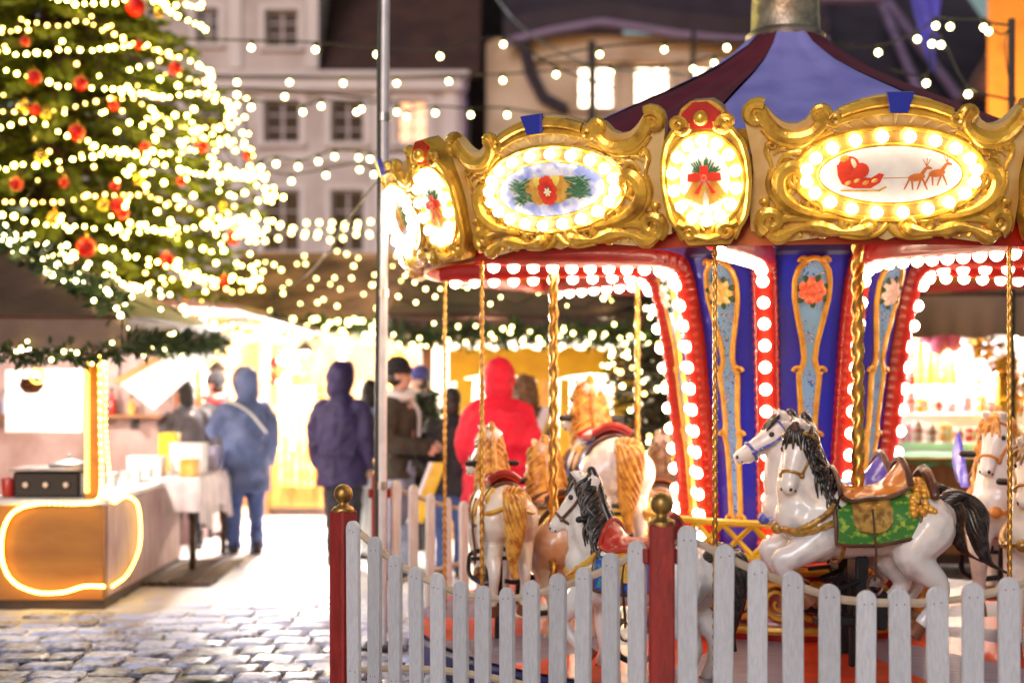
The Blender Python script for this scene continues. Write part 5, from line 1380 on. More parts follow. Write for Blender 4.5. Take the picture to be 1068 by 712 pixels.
# ---- cloth-covered serving table at the stall's end
t = thing('serving_table', 'trestle table under a white cloth at the end of the grill stall', 'table', (-2.98, 13.0, 0))
m = MB(); m.rbox((-3.0, 13.0, .80), (.62, 1.5, .03), .006); part('table_top', m, 'wood_brown', t)
for x, y in ((-3.26, 12.35), (-2.74, 12.35), (-3.26, 13.65), (-2.74, 13.65)):
    m = MB(); m.rbox((x, y, .39), (.05, .05, .78), .004); part('leg', m, 'wood_dark', t)
t = thing('tablecloth', 'white cloth hanging in folds over the serving table', 'tablecloth', (-3.0, 13.0, .82))
m = MB()
def cl(h):
    def f(u, v):
        x = -3.36 + .74 * u; y = 12.22 + 1.56 * v; z = .822 + h; 
        ex = max(0, x - (-2.68)); 
        if u > .92: x = -2.655 + .035 * sin(v * 34) * (u - .92) / .08 + h
        if u > .92: z = .82 - (u - .92) / .08 * (.36 + .08 * sin(v * 9)) 
        return Vector((x, y, z))
    return f
m.slab(cl(0), cl(.008), 60, 60); part('cloth', m, 'cloth_white', t)
m = MB(); m.slab(lambda u, v: Vector((lerp(-3.3, -2.64, u), 12.215 + .02 * sin(u * 26) * (1 - v), lerp(.55, .828, v))), lambda u, v: Vector((lerp(-3.3, -2.64, u), 12.205 + .02 * sin(u * 26) * (1 - v), lerp(.55, .828, v))), 30, 6); part('front_drop', m, 'cloth_white', t)
for i, (x, y, w, h, col, lab) in enumerate(((-3.2, 12.6, .3, .16, 'white_board', 'white food box at the left end of the cloth table'), (-2.9, 12.9, .3, .26, 'white_board', 'tall white food box in the middle of the cloth table'), (-3.12, 13.1, .16, .34, 'yellow_canvas', 'yellow carton behind the white boxes on the cloth table'), (-2.8, 12.5, .14, .14, 'orange', 'small orange carton at the front of the cloth table'), (-2.86, 13.4, .24, .2, 'lilac_wall', 'lilac box at the far end of the cloth table'))):
    t = thing('food_box', lab, 'box', (x, y, .83), 0, 'boxes on the serving table'); m = MB(); m.rbox((0, 0, h / 2), (w, .2, h), .012); part('box', m, col, t, world=False); m = MB(); m.rbox((0, 0, h + .006), (w * 1.04, .21, .014), .005); part('lid', m, col, t, world=False)
# raised white flap of the stall behind
t = thing('stall_flap', 'white panel propped up aslant beside the second stall, wood edged on top', 'panel', at(165, 440, 13.6))
m = MB(); A = at(124, 399, 13.4); B = at(196, 357, 13.4); dn = Vector((.12, .55, -.42))
m.prism([A, B, at(224, 371, 13.1), at(160, 427, 13.1)], (0, .03, .01)); part('board', m, 'white_board', t)
m = MB(); m.tube([A + Vector((-.03, -.02, 0)), B + Vector((.02, -.02, .02))], .028, 6); part('edge_batten', m, 'wood_orange', t)
m = MB(); m.tube([B + Vector((0, .05, 0)), Vector((B.x + .1, B.y + .9, 2.5))], .012, 6); m.tube([A, Vector((A.x - .1, A.y + .6, 2.3))], .012, 6); part('stay', m, 'wire', t)

# ---- second stall: pale back, open to the lane
st = thing('market_stall', 'white-walled stall behind the grill stall, open to the lane', 'market stall', (-4.2, 15.2, 0), 0, 'wooden market stalls')
m = MB(); m.bbox((-6.0, 16.6, 0), (-3.3, 16.66, 2.5)); m.bbox((-6.0, 14.3, 0), (-5.95, 16.6, 2.5)); part('wall', m, 'wood_pink', st)
m = MB()
for x, y in ((-3.35, 14.4), (-3.32, 16.5), (-3.35, 15.4)): m.rbox((x, y, 1.22), (.09, .09, 2.44), .006)
part('posts', m, 'wood_brown', st); 
m = MB(); m.rbox((-3.4, 15.4, .45), (.5, 2.1, .9), .01); part('counter', m, 'wood_pink', st)
m = MB(); sheet(m, (-6.2, 14.2, 2.55), (-2.75, 14.2, 2.35), (-2.75, 16.9, 2.35), (-6.2, 16.9, 2.55), .06, 12, 10, .06, 8); part('roof', m, 'roof_grey', st)
m = MB(); sheet(m, (-2.75, 14.2, 2.36), (-1.95, 14.3, 2.12), (-1.95, 16.8, 2.12), (-2.75, 16.9, 2.36), .04, 10, 10, .03, 9); part('awning', m, 'roof_tan', st)
shade_lamp(Vector((-4.0, 15.0, 2.15)), 'hanging lamp in the white-walled second stall', 80, (1, .93, .85))
shade_lamp(Vector((-3.2, 15.6, 1.75)), 'hanging lamp under the awning of the second stall', 170, (1, .92, .84))

M['stall_amber'] = mat('amber_board', (.62, .4, .22), .55, 0, (.45, .26, .12), 3, 6, .15, 30, stretch=(5, 5, 1))
# ---- middle stall row facing the lane
def big_stall(label, x0, x1, d, ze, zr, roofmat, wallmat, depth=2.6, eave=.7, counter=None, cmat='wood_brown', fascia='roof_tan', fh=.22, posts=(), backz=None, tilt=0.):
    st = thing('market_stall', label, 'market stall', ((x0 + x1) / 2, d, 0), 0, 'wooden market stalls')
    m = MB(); sheet(m, (x0 - .25, d - eave, ze), (x1 + .25, d - eave, ze + tilt), (x1 + .1, d + depth * .5, zr + tilt), (x0 + .1, d + depth * .5, zr), .06, 30, 14, .10, x0); 
    sheet(m, (x0 + .1, d + depth * .5 + .02, zr), (x1 + .1, d + depth * .5 + .02, zr + tilt), (x1 + .25, d + depth + .3, ze), (x0 - .25, d + depth + .3, ze), .06, 16, 8, .06, x0 + 3)
    part('roof', m, roofmat, st)
    m = MB(); fy = d - eave - .03
    m.slab(lambda u, v: Vector((lerp(x0 - .25, x1 + .25, u), fy + .015 * sin(u * 70) * (1 - v), ze - fh + fh * v + tilt * u + .015 * sin(u * 31) * (1 - v))), lambda u, v: Vector((lerp(x0 - .25, x1 + .25, u), fy - .015 + .015 * sin(u * 70) * (1 - v), ze - fh + fh * v + tilt * u + .015 * sin(u * 31) * (1 - v))), 70, 4)
    part('valance', m, fascia, st)
    m = MB(); m.bbox((x0, d + depth, 0), (x1, d + depth + .06, ze + .3)); part('back_wall', m, wallmat, st)
    for x in (x0, x1):
        m = MB(); m.bbox((x - .03, d + .3, 0), (x + .03, d + depth - .01, ze)); part('side_wall', m, wallmat, st)
    for x in posts:
        m = MB(); m.rbox((x, d - .05, ze / 2), (.1, .1, ze), .008); part('post', m, 'wood_brown', st)
    if counter:
        cx0, cx1, ch = counter; m = MB(); m.rbox(((cx0 + cx1) / 2, d + .02, ch / 2), (cx1 - cx0, .06, ch), .01)
        part('counter_front', m, cmat, st); m = MB(); m.rbox(((cx0 + cx1) / 2, d + .2, ch + .02), (cx1 - cx0 + .06, .5, .04), .01); part('counter_top', m, 'wood_orange', st)
        m = MB(); m.bbox((cx0, d - .005, 0), (cx1, d - .012, .1)); part('plinth', m, 'wood_dark', st)
    return st
D2 = 17.5
big_stall('ornament stall with orange wooden counter at the end of the lane', gx(225, D2), gx(505, D2), D2, 2.3, 3.25, 'roof_grey', 'stall_amber', counter=(gx(265, D2), gx(350, D2), .95), cmat='wood_orange', posts=(gx(276, D2), gx(358, D2), gx(468, D2)))
X0, X1 = gx(225, D2), gx(505, D2)
fir_garland('fir garland with lamps along the eave of the ornament stall', wavy((gx(296, 16.8), 16.72, 2.30), (gx(410, 16.8), 16.72, 2.3), 16, .03), .07, 420, .12, 7, 34, .026)
roof_lights('lamp net over the left roof slope of the ornament stall', ((X0 - .2, D2 - .7, 2.36), (X0 + 1.9, D2 - .7, 2.36), (X0 + 2.0, D2 + 1.25, 3.28), (X0 + .2, D2 + 1.25, 3.28)), 9, 6, 8, 0.019)
roof_lights('lamp net over the right roof slope of the ornament stall', ((X0 + 1.9, D2 - .7, 2.36), (X1 + .2, D2 - .7, 2.36), (X1, D2 + 1.25, 3.28), (X0 + 2.0, D2 + 1.25, 3.28)), 7, 5, 9, 0.017)
rg = random.Random(9)
for k in range(3):
    pts = [Vector((lerp(X0 - .3, X1, i / 21), D2 + 1.3 + .1 * k, 3.46 + .10 * k + .09 * abs(sin(i * .7 + k)) + rg.uniform(-.03, .03))) for i in range(22)]
    g = thing('light_garland', ORD[k] + ' row of large lamps along the ridge of the ornament stall, from the front', 'light string', pts[0], 0, 'ridge lamps of the ornament stall'); m = MB(); m.tube(pts, .006, 4)
    part('wire', m, 'wire', g)
    for p in pts: bulb(p, g, .03, 2, 'bulb_net')
shade_lamp(Vector((gx(300, 18), 18.2, 2.05)), 'hanging lamp over the orange counter of the ornament stall', 190, (1, .72, .4))
shade_lamp(Vector((gx(430, 18), 18.4, 2.05)), 'hanging lamp at the right of the ornament stall', 170, (1, .76, .45))
shade_lamp(Vector((gx(318, 16.6), 16.6, 1.98)), 'added lamp under the front eave of the ornament stall', 230, (1, .93, .86))  # extra lamp, added to brighten the lane below the eave
shade_lamp(Vector((gx(285, 14.6), 14.6, 2.25)), 'added lamp on a line over the lane behind the slate coat', 120, (1, .94, .9))  # second extra lamp, put in to whiten the ground
t = thing('tension_cable', 'thin black line added over the lane to carry the added lamp', 'cable', Vector((-4.6, 14.5, 2.6))); m = MB(); m.tube(bez([Vector((-4.6, 14.5, 2.62)), Vector((gx(285, 14.6), 14.6, 2.55)), Vector((gx(401, 9.0) + .01, 9.04, 3.0))], 20), .006, 5); part('wire', m, 'wire', t)  # wire added so that the extra lamp hangs from something
# hung ornaments and parcels in it
rg = random.Random(21); k = 0
for i in range(48):
    px = rg.uniform(268, 460); py = rg.uniform(372, 440); d = rg.uniform(17.9, 19.3)
    if px > 350 and py > 425 or 335 < px < 385: continue
    p = at(px, py, d); c = ('bauble_red', 'bauble_gold', 'white_board', 'bauble_gold', 'yellow_canvas')[i % 5]; nm = ('red', 'gold', 'white', 'gold', 'yellow')[i % 5]
    t = thing('hanging_ornament', nm + ' ball hung on a cord inside the ornament stall', 'ornament', p, 0, nm + ' balls hung in the ornament stall')
    m = MB(); m.ell(p, rg.uniform(.045, .10), 14, 10); m.tube([p + Vector((0, 0, .05)), Vector((p.x, p.y, 2.3))], .005, 4); part('ball', m, c, t)
g = thing('light_garland', 'string of lamps looped down the post of the ornament stall', 'light string', at(290, 380, 17.3)); pts = [at(297 + 9 * sin(i * .5) + (i % 3) * 3, 378 + i * 2.1, 17.3) for i in range(44)]; m = MB(); m.tube(pts, .006, 4); part('wire', m, 'wire', g)
for p in pts[::2]: bulb(p, g, .032, 2, 'bulb_string')
t = thing('wooden_slat_stand', 'tall orange slatted stand beside the ornament counter', 'stand', at(302, 510, 17.2))
for i in range(5):
    m = MB(); m.rbox(at(293 + 8 * i, 455, 17.2 + .05 * (i % 2)), (.07, .025, 1.2), .006); part('slat', m, 'orange', t)
m = MB(); m.rbox(at(309, 420, 17.24), (.48, .02, .06), .004); m.rbox(at(309, 495, 17.24), (.48, .02, .06), .004); part('crossbar', m, 'wood_orange', t)

# ---- long roof behind the ride, and the yellow-arched stall below it
D3 = 14.6
big_stall('long dark-roofed stall behind the carousel hung with lamps', gx(436, D3), gx(705, D3), D3, 2.25, 3.35, 'roof_canvas', 'white_board', posts=(gx(446, D3),), fascia='roof_canvas', fh=.16)
X0, X1 = gx(436, D3), gx(705, D3)
fir_garland('dark fir garland along the eave behind the twisted rods', wavy((X0 - .2, 13.82, 2.13), (X1 + .2, 13.82, 2.13), 24, .03), .08, 460, .12, 13, 44, .018)
roof_lights('lamp net on the left half of the long dark roof', ((X0 - .2, D3 - .7, 2.31), ((X0 + X1) / 2, D3 - .7, 2.31), ((X0 + X1) / 2, D3 + 1.25, 3.4), (X0, D3 + 1.25, 3.4)), 9, 7, 14, 0.016)
roof_lights('lamp net on the right half of the long dark roof', (((X0 + X1) / 2, D3 - .7, 2.31), (X1 + .2, D3 - .7, 2.31), (X1, D3 + 1.25, 3.4), ((X0 + X1) / 2, D3 + 1.25, 3.4)), 8, 6, 15, 0.013)
t = thing('arched_screen', 'yellow arched stall front with scalloped top and two white openings', 'screen', at(560, 500, 14.7))
yd = 14.75
def yq(px, py): return at(px, py, yd)
m = MB()
# posts, head with scallops
for a, b in ((470, 484), (560, 574), (584, 600), (640, 662)):
    m.prism([yq(a + (6 if a < 500 else 0), 395), yq(b + (10 if a < 500 else -6 if a == 584 else 0), 395), yq(b - 2, 585), yq(a - 4, 585)], (0, .06, 0))
part('post', m, 'yellow_canvas', t)
m = MB(); pts = []
N = 60
def ysc(u, v): px = lerp(468, 672, u); lo = 402 - 12 * abs(sin(pi * (px - 468) / 100)) ** .7; hi = 366 - 5 * abs(sin(px * .14)); return yq(px, lerp(lo, hi, v))
m.slab(lambda u, v: ysc(u, v) + Vector((0, .07, 0)), lambda u, v: ysc(u, v) - Vector((0, .01, 0)), N, 4); part('scalloped_head', m, 'yellow_canvas', t)
m = MB(); m.prism([yq(556, 470), yq(580, 470), yq(576, 400), yq(566, 392)], (0, -.02, 0)); part('brown_drape', m, 'orange', t)
m = MB(); m.bbox(at(465, 505, 15.1), at(665, 500, 15.6)); m.bbox(at(465, 590, 15.1), at(665, 505, 15.15)); part('counter', m, 'wood_brown', t)
shade_lamp(at(520, 385, 15.7), 'hanging lamp behind the left yellow arch', 150, (1, .85, .6))
shade_lamp(at(620, 385, 15.7), 'hanging lamp behind the right yellow arch', 150, (1, .85, .6))
rg = random.Random(4); cols = ['red', 'orange', 'white_board', 'pinkc', 'teal', 'lilac_wall', 'yellow_canvas']; nms = ['red', 'orange', 'white', 'pink', 'green', 'lilac', 'yellow']
cnt = [0] * 7
for i in range(16):
    px = lerp(488, 650, (i + .5) / 16); c = i * 3 % 7; w = rg.uniform(.12, .22); h = rg.uniform(.12, .3); p = at(px, 500, 15.35 + .1 * (i % 2))
    t = thing('gift_box', '%s parcel on the counter behind the yellow arches, %s of its colour from the left' % (nms[c], ORD[cnt[c]]), 'parcel', p, rg.uniform(-.2, .2), 'parcels behind the yellow arches'); cnt[c] += 1
    m = MB(); m.rbox((0, 0, h / 2 + .005), (w, .16, h), .01); part('box', m, cols[c], t, world=False); m = MB(); m.box((0, 0, h / 2 + .006), (.025, .165, h + .004)); part('ribbon', m, 'bauble_gold', t, world=False)
t = thing('leaning_board', 'yellow board with white edge leaning by the shoppers near the fence', 'board', at(440, 525, 10.9))
m = MB(); A, B = at(428, 545, 11.0), at(452, 482, 11.2); m.prism([A, A + Vector((.10, -.02, .0)), B + Vector((.10, 0, 0)), B], (0, .03, 0)); part('board', m, 'yellow', t); m = MB(); m.prism([A - Vector((.035, .0, 0)), A - Vector((.002, 0, 0)), B - Vector((.002, 0, 0)), B - Vector((.035, 0, 0))], (0, .035, 0)); part('edge', m, 'white_board', t)
t = thing('leaning_board', 'small white board with yellow edge leaning beside the red coat', 'board', at(555, 470, 12.4)); A, B = at(548, 470, 12.4), at(566, 424, 12.5)
m = MB(); m.prism([A, A + Vector((.08, 0, 0)), B + Vector((.08, 0, 0)), B], (0, .03, 0)); m.prism([A + Vector((0.01, .01, 0)), A + Vector((.05, .01, 0)), Vector((A.x + .3, A.y + .02, .0)), Vector((A.x + .25, A.y + .02, .0))], (0, .03, 0)); part('board', m, 'white_board', t); m = MB(); m.prism([A + Vector((.082, 0, 0)), A + Vector((.11, 0, 0)), B + Vector((.11, 0, 0)), B + Vector((.082, 0, 0))], (0, .03, 0)); part('edge', m, 'yellow', t)
fir_tree('potted_fir', 'small potted fir among the shoppers by the long stall', (gx(446, 13.3), 13.3, 0), .35, 1.75, 0, 120, 'green', .1, .05, lambda z: interp([(.3, .42), (1.75, .03)], z), 'plant', .03, 5)

# ---- gift stall at the right, seen past the column
D4 = 13.0
big_stall('brown-roofed gift stall at the right with a bright packed counter', gx(925, D4), gx(1130, D4), D4, 2.38, 3.1, 'roof_canvas', 'white_board', fascia='roof_tan', fh=.34, counter=(gx(925, D4), gx(1130, D4), .93), cmat='wood_brown', posts=())
X0, X1 = gx(925, D4), gx(1130, D4)
roof_lights('row of small lamps on the roof of the gift stall', ((X0, D4 - .7, 2.44), (X1, D4 - .7, 2.44), (X1, D4 + .2, 2.78), (X0, D4 + .2, 2.78)), 16, 2, 16, .016)
t = thing('yellow_post', 'yellow post with gold tinsel garland in the gift stall', 'post', at(1050, 480, 13.1)); m = MB(); m.rbox(at(1050, 430, 13.1), (.17, .1, 1.0), .01); part('post', m, 'yellow_canvas', t)
m = MB(); rg = random.Random(8); needles(m, [at(1008, 347, 13.0), at(1030, 366, 13.0), at(1048, 380, 13.0), at(1062, 386, 13.0), at(1066, 420, 13.0)], .11, 420, .1, rg); part('tinsel', m, 'bauble_gold', t, smooth=0, fix=False)
t = thing('lilac_panel', 'pale lilac panel on the back wall of the gift stall', 'panel', at(1012, 400, 14.8)); m = MB(); m.rbox(at(1012, 395, 14.9), (.62, .03, .8), .01); part('panel', m, 'lilac_wall', t); m = MB(); m.tube([at(982, 355, 14.87), at(1042, 355, 14.87), at(1042, 434, 14.87), at(982, 434, 14.87)], .012, 5, closed=True); part('panel_edge', m, 'white_board', t)
for i, (px, py, r, lab) in enumerate(((978, 358, .10, 'large pink balloon under the gift stall eave'), (994, 356, .09, 'dark pink balloon hung right of the large one'), (966, 350, .07, 'small pink balloon hung left in the gift stall'))):
    p = at(px, py, 13.5); t = thing('balloon', lab, 'balloon', p, 0, 'pink balloons in the gift stall'); m = MB(); m.ell(p, (r, r, r * 1.15), 14, 10); part('skin', m, 'pinkc', t); m = MB(); m.tube([p - Vector((0, 0, r * 1.1)), p - Vector((.02, 0, r * 1.1 + .2))], .004, 4); m.tube([p + Vector((0, 0, r)), Vector((p.x, p.y, 2.4))], .003, 4); part('string', m, 'wire', t)
for i, (px, py, w, h, lab) in enumerate(((963, 372, .16, .5, 'orange cloth hung at the left of the gift stall'), (972, 376, .10, .42, 'narrow yellow cloth hung beside the orange one'), (990, 380, .12, .6, 'tan cloth strip hung below the balloons'))):
    p = at(px, py, 13.9); t = thing('hanging_cloth', lab, 'cloth', p, 0, 'cloths hung in the gift stall'); m = MB(); m.slab(lambda u, v: p + Vector(((u - .5) * w, .02 * sin(u * 9), (v - .5) * h)), lambda u, v: p + Vector(((u - .5) * w, -.01 + .02 * sin(u * 9), (v - .5) * h)), 10, 4); m.tube([p + Vector((0, 0, h / 2 - .01)), Vector((p.x, p.y, 2.3))], .004, 4); part('cloth', m, ('orange', 'yellow_canvas', 'wood_orange')[i], t)
rg = random.Random(14); cols = ['red', 'white_board', 'orange', 'red', 'white_board', 'teal', 'yellow_canvas', 'pinkc']; nms = ['red', 'white', 'orange', 'red', 'white', 'green', 'yellow', 'pink']; cc = {}
t = thing('display_steps', 'stepped white display rack on the gift stall counter', 'rack', at(1000, 470, 13.5))
for k in range(3): m = MB(); m.rbox(((X0 + X1) / 2 - .1, 13.45 + .26 * k, .97 + .08 + .13 * k), (1.5, .24, .16 + .26 * k - .08), .01); part('step', m, 'white_board', t)
order = []
for k in range(3):
    for i in range(11): order.append((k, i))
for n_, (k, i) in enumerate(order):
    x = lerp(X0 + .08, X1 - .25, (i + .5) / 11) + rg.uniform(-.02, .02); c = rg.randrange(8); w = rg.uniform(.07, .12); h = rg.uniform(.08, .2); z = .97 + .08 + .13 * k + (.16 + .26 * k - .08) / 2
    t = thing('gift_box', '%s parcel on the %s step of the gift stall display, %s from the left' % (nms[c], ('lowest', 'middle', 'top')[k], ORD[i]), 'parcel', (x, 13.45 + .26 * k, z + .002), 0, 'parcels on the gift stall display')
    m = MB(); m.rbox((0, 0, h / 2), (w, .1, h), .008); part('box', m, cols[c], t, world=False); m = MB(); m.box((0, 0, h / 2), (.02, .104, h + .004)); m.box((0, 0, h * .55), (w + .004, .104, .02)); part('ribbon', m, 'white_board' if cols[c] != 'white_board' else 'red', t, world=False)
t = thing('counter_cloth', 'green cloth laid along the front edge of the gift stall counter', 'cloth', at(985, 460, 13.2)); m = MB(); m.slab(lambda u, v: Vector((lerp(X0, X1, u), lerp(12.97, 13.3, v) , .985 - (.09 + .02 * sin(u * 40)) * max(0, .2 - v) / .2)), lambda u, v: Vector((lerp(X0, X1, u), lerp(12.96, 13.3, v), .995 - (.09 + .02 * sin(u * 40)) * max(0, .2 - v) / .2)), 60, 12); part('cloth', m, 'teal', t)
shade_lamp(Vector((gx(985, 13.8), 13.8, 2.1)), 'hanging lamp at the left of the gift stall', 75, (1, .9, .75))
shade_lamp(Vector((gx(1060, 13.8), 13.9, 2.1)), 'hanging lamp at the right of the gift stall', 60, (1, .9, .75))
# wet timber mat on the ground by the serving table
t = thing('ground_mat', 'dark wet timber duckboard lying by the serving table', 'duckboard', (-3.1, 12.6, 0))
for i in range(7): m = MB(); m.rbox((gx(140, 11.9) + .15 + .085 * i + .0, 12.3, .035), (.075, 1.5, .025), .004); part('plank', m, 'wood_dark', t)
m = MB(); m.rbox((gx(140, 11.9) + .4, 11.8, .012), (.6, .06, .022), .003); m.rbox((gx(140, 11.9) + .4, 12.8, .012), (.6, .06, .022), .003); part('bearer', m, 'wood_dark', t)
# ================================================================== people at the stalls
M['skin'] = mat('skin', (.62, .34, .24), .5, 0, (.68, .38, .28), 8, sss=.08)
M['jeans'] = mat('blue_jeans', (.09, .14, .34), .8, 0, (.05, .08, .22), 7, 5, .2, 60)
M['jeans_pale'] = mat('pale_jeans', (.36, .42, .55), .8, 0, (.26, .32, .46), 7, 5, .2, 60)
M['trouser_black'] = mat('black_trousers', (.02, .018, .025), .75, 0, (.035, .03, .04), 6, 4, .2, 50)
M['trouser_white'] = mat('white_trousers', (.7, .72, .74), .75)
M['coat_slate'] = mat('slate_coat', (.12, .16, .32), .7, 0, (.07, .10, .22), 5, 5, .7, 9)
M['coat_black'] = mat('black_coat', (.028, .024, .028), .75, 0, (.016, .014, .016), 5, 5, .3, 20)
M['coat_grey'] = mat('charcoal_coat', (.09, .075, .08), .8, 0, (.06, .05, .055), 5, 5, .3, 20)
M['coat_purple'] = mat('purple_coat', (.034, .02, .085), .7, 0, (.022, .014, .06), 5, 5, .7, 9)
M['coat_ice'] = mat('ice_blue_coat', (.38, .48, .68), .6, 0, (.3, .4, .6), 5, 5, .35, 16)
M['coat_olive'] = mat('olive_black_coat', (.06, .05, .032), .7, 0, (.035, .03, .02), 5, 5, .3, 18)
M['coat_red'] = mat('red_coat', (.8, .008, .04), .7, 0, (.68, .006, .035), 4, 5, .35, 12)
M['scarf_red'] = mat('red_scarf', (.55, .04, .04), .85)
M['scarf_and_highlight'] = mat('white_scarf_and_highlight', (.8, .78, .76), .85)
M['hat_black'] = mat('black_knit', (.016, .014, .016), .9, 0, None, bump=.4, bscale=60)
M['hat_navy'] = mat('navy_knit', (.05, .05, .2), .9, 0, None, bump=.4, bscale=60)
M['hair_brown'] = mat('brown_curls', (.12, .05, .02), .5, 0, (.3, .15, .06), 18, 4)
M['hair_dark'] = mat('dark_hair', (.02, .015, .012), .5)
M['boot'] = mat('dark_boot', (.05, .035, .035), .5)
def wrinkle(me, amp, fx=7., fz=4., seed=0.):
    """press soft folds into cloth"""
    me.update(); nn = [v.normal.copy() for v in me.vertices]
    for v, n_ in zip(me.vertices, nn):
        c = v.co; q = Vector((c.x * fx + seed, c.y * fx + c.z * 2.2, c.z * fz))
        f = 1 - abs(mnoise.noise(q)) * 2.6; f2 = mnoise.noise(q * 2.3)
        v.co = c + n_ * (amp * (f * .8 + f2 * .7 - .35))
    me.update(); return me
def person(label, px, d, top, heading, coat, legs, head='hood', arms='down', hem=.72, stride=.06, wide=1., hat='hat_black', scarf=None, look=0., hood_col=None, highlight_strip=None):
    """a standing figure; heading in degrees (0 = photo right, 90 = away from us); top = total height in metres"""
    s = top / 1.80
    t = thing('person', label, 'person', (gx(px, d), d, 0), radians(heading), 'people at the market stalls'); t.scale = (s, s, s)
    V = Vector; mb = MB()
    # legs
    feet = []
    for sg in (-1, 1):
        fx = sg * stride; hip = V((0, sg * .09, .92)); kn = V((fx * .5 + .02, sg * .10, .50)); an = V((fx, sg * .10, .09))
        mb.tube(bez([hip, kn, an], 14), [lerp(.085, .045, i / 14) for i in range(15)], 10, round_cap=True)
        mb.tube([an + V((-.03, 0, -.03)), an + V((.14, 0, -.05))], [.042, .034], 8, round_cap=True); feet.append((hip, kn, an))
    mb.tube([V((0, 0, .88)), V((0, 0, 1.05)), V((.0, 0, 1.25)), V((-.01, 0, 1.42)), V((-.01, 0, 1.5))], [.14, .13, .15, .15, .07], 14, round_cap=True)
    for sg in (-1, 1): mb.ell((-.01, sg * .14, 1.40), (.07, .09, .07), 10, 8)
    mb.tube([V((-.01, 0, 1.46)), V((.01, 0, 1.58))], [.058, .052], 10)
    # head turned by look about the neck
    ca, sa = cos(radians(look)), sin(radians(look))
    def H(x, y, z): return V((.015 + x * ca - y * sa, x * sa + y * ca, 1.675 + z))
    RM = Matrix.Rotation(radians(look), 3, 'Z')
    mb.ell(H(-.005, 0, .02), (.095, .076, .105), 18, 14, RM); mb.ell(H(.03, 0, -.055), (.062, .056, .062), 14, 10, RM)
    mb.ell(H(.062, 0, -.085), (.026, .032, .024), 10, 8, RM)                          # chin
    mb.tube([H(.085, 0, .02), H(.108, 0, -.015), H(.098, 0, -.025)], [.010, .016, .012], 8, round_cap=True)   # nose
    for sg in (-1, 1):
        mb.ell(H(.082, sg * .033, .03), (.013, .022, .010), 8, 6, RM)                  # brow
        mb.ell(H(.0, sg * .078, -.005), (.022, .010, .033), 8, 6, RM)                  # ear
        mb.ell(H(.07, sg * .036, -.03), (.022, .022, .02), 8, 6, RM)                   # cheek
    mb.tube([H(.086, -.022, -.054), H(.094, 0, -.052), H(.086, .022, -.054)], .008, 6, round_cap=True)       # lips
    # arms with hands of five fingers
    wr = {}
    poses = {'down': (V((-.03, .245, 1.15)), V((.04, .245, .92))), 'pocket': (V((-.06, .245, 1.15)), V((.10, .20, .98))), 'front': (V((.02, .27, 1.14)), V((.27, .13, 1.10))),
             'raise': (V((.10, .30, 1.22)), V((.34, .22, 1.28)))}
    aL, aR = arms if isinstance(arms, tuple) else (arms, arms)
    sl = []
    for sg, ps in ((1, aL), (-1, aR)):
        e, w = poses[ps]; m = lambda p: V((p.x, p.y * sg, p.z))
        sh = V((-.01, sg * .185, 1.415)); el = m(e); wrp = m(w)
        mb.tube(bez([sh, el, wrp], 14), [lerp(.052, .03, i / 14) for i in range(15)], 10, round_cap=True); sl.append((sh, el, wrp, sg))
        fd = (wrp - el).normalized(); sd = fd.cross(V((0, sg, .2))).normalized(); dn = fd.cross(sd)
        mb.tube([wrp, wrp + fd * .05, wrp + fd * .088], [.028, .036, .034], 8, round_cap=True, flat=.55, up=dn)
        for k, fl in enumerate((.062, .072, .068, .052)):
            b0 = wrp + fd * .08 + sd * (.027 - .018 * k); b1 = b0 + fd * fl * .5 + dn * .008; b2 = b1 + fd * fl * .35 + dn * .028
            mb.tube([b0, b1, b2], [.0095, .009, .0075], 6, round_cap=True)
        mb.tube([wrp + fd * .03 + sd * .03, wrp + fd * .06 + sd * .055 + dn * .01, wrp + fd * .095 + sd * .05 + dn * .025], [.012, .011, .008], 6, round_cap=True)
    bd = put('body', fuse(mb, .0105, 2), 'skin', t); WL[bd.name] = V((0, 0, 0))
    for sg in (-1, 1):
        e = MB(); e.ell(H(.083, sg * .034, .010), (.008, .012, .008), 8, 6); part('eye', e, 'dark_eye', t, world=False)
    # trousers
    c = MB()
    for hip, kn, an in feet: c.tube(bez([hip + V((0, 0, .03)), kn, an + V((-.005, 0, -.03))], 14), [lerp(.115, .072, min(1, i / 10)) + .004 * sin(i * 2.3) for i in range(15)], 12)
    c.tube([V((0, 0, .86)), V((0, 0, 1.0))], [.15, .155], 14, round_cap=True)
    o = put('trousers', wrinkle(fuse(c, .014, 2), .010, 9, 9, px), legs, t)
    for hip, kn, an in feet:
        b = MB(); b.tube([an + V((-.055, 0, -.045)), an + V((.02, 0, -.04)), an + V((.12, 0, -.052)), an + V((.19, 0, -.062))], [.045, .054, .046, .026], 12, round_cap=True); b.tube([an + V((-.012, 0, -.03)), an + V((-.012, 0, .05))], .058, 12)
        b.box((an.x + .065, an.y, .012), (.27, .085, .024)); part('boot', b, 'boot', t, world=False)
    # coat
    c = MB(); w = wide
    z0 = hem; prof = [(z0, .215, .165), (z0 + .2, .21, .16), (1.06, .195, .15), (1.2, .21, .165), (1.35, .22, .165), (1.43, .185, .14), (1.49, .10, .10)]
    vs = []; n = 28
    for (z, ry, rx) in prof:
        for k in range(n):
            a = 2 * pi * k / n; f = 1 + .03 * sin(a * 7 + z * 9) * (1.45 - z)
            vs.append((rx * w * f * cos(a) - .01, ry * w * f * sin(a), z))
    fs = [(i * n + k, i * n + (k + 1) % n, (i + 1) * n + (k + 1) % n, (i + 1) * n + k) for i in range(len(prof) - 1) for k in range(n)] + [tuple(range(n - 1, -1, -1)), tuple((len(prof) - 1) * n + k for k in range(n))]
    c.add(vs, fs)
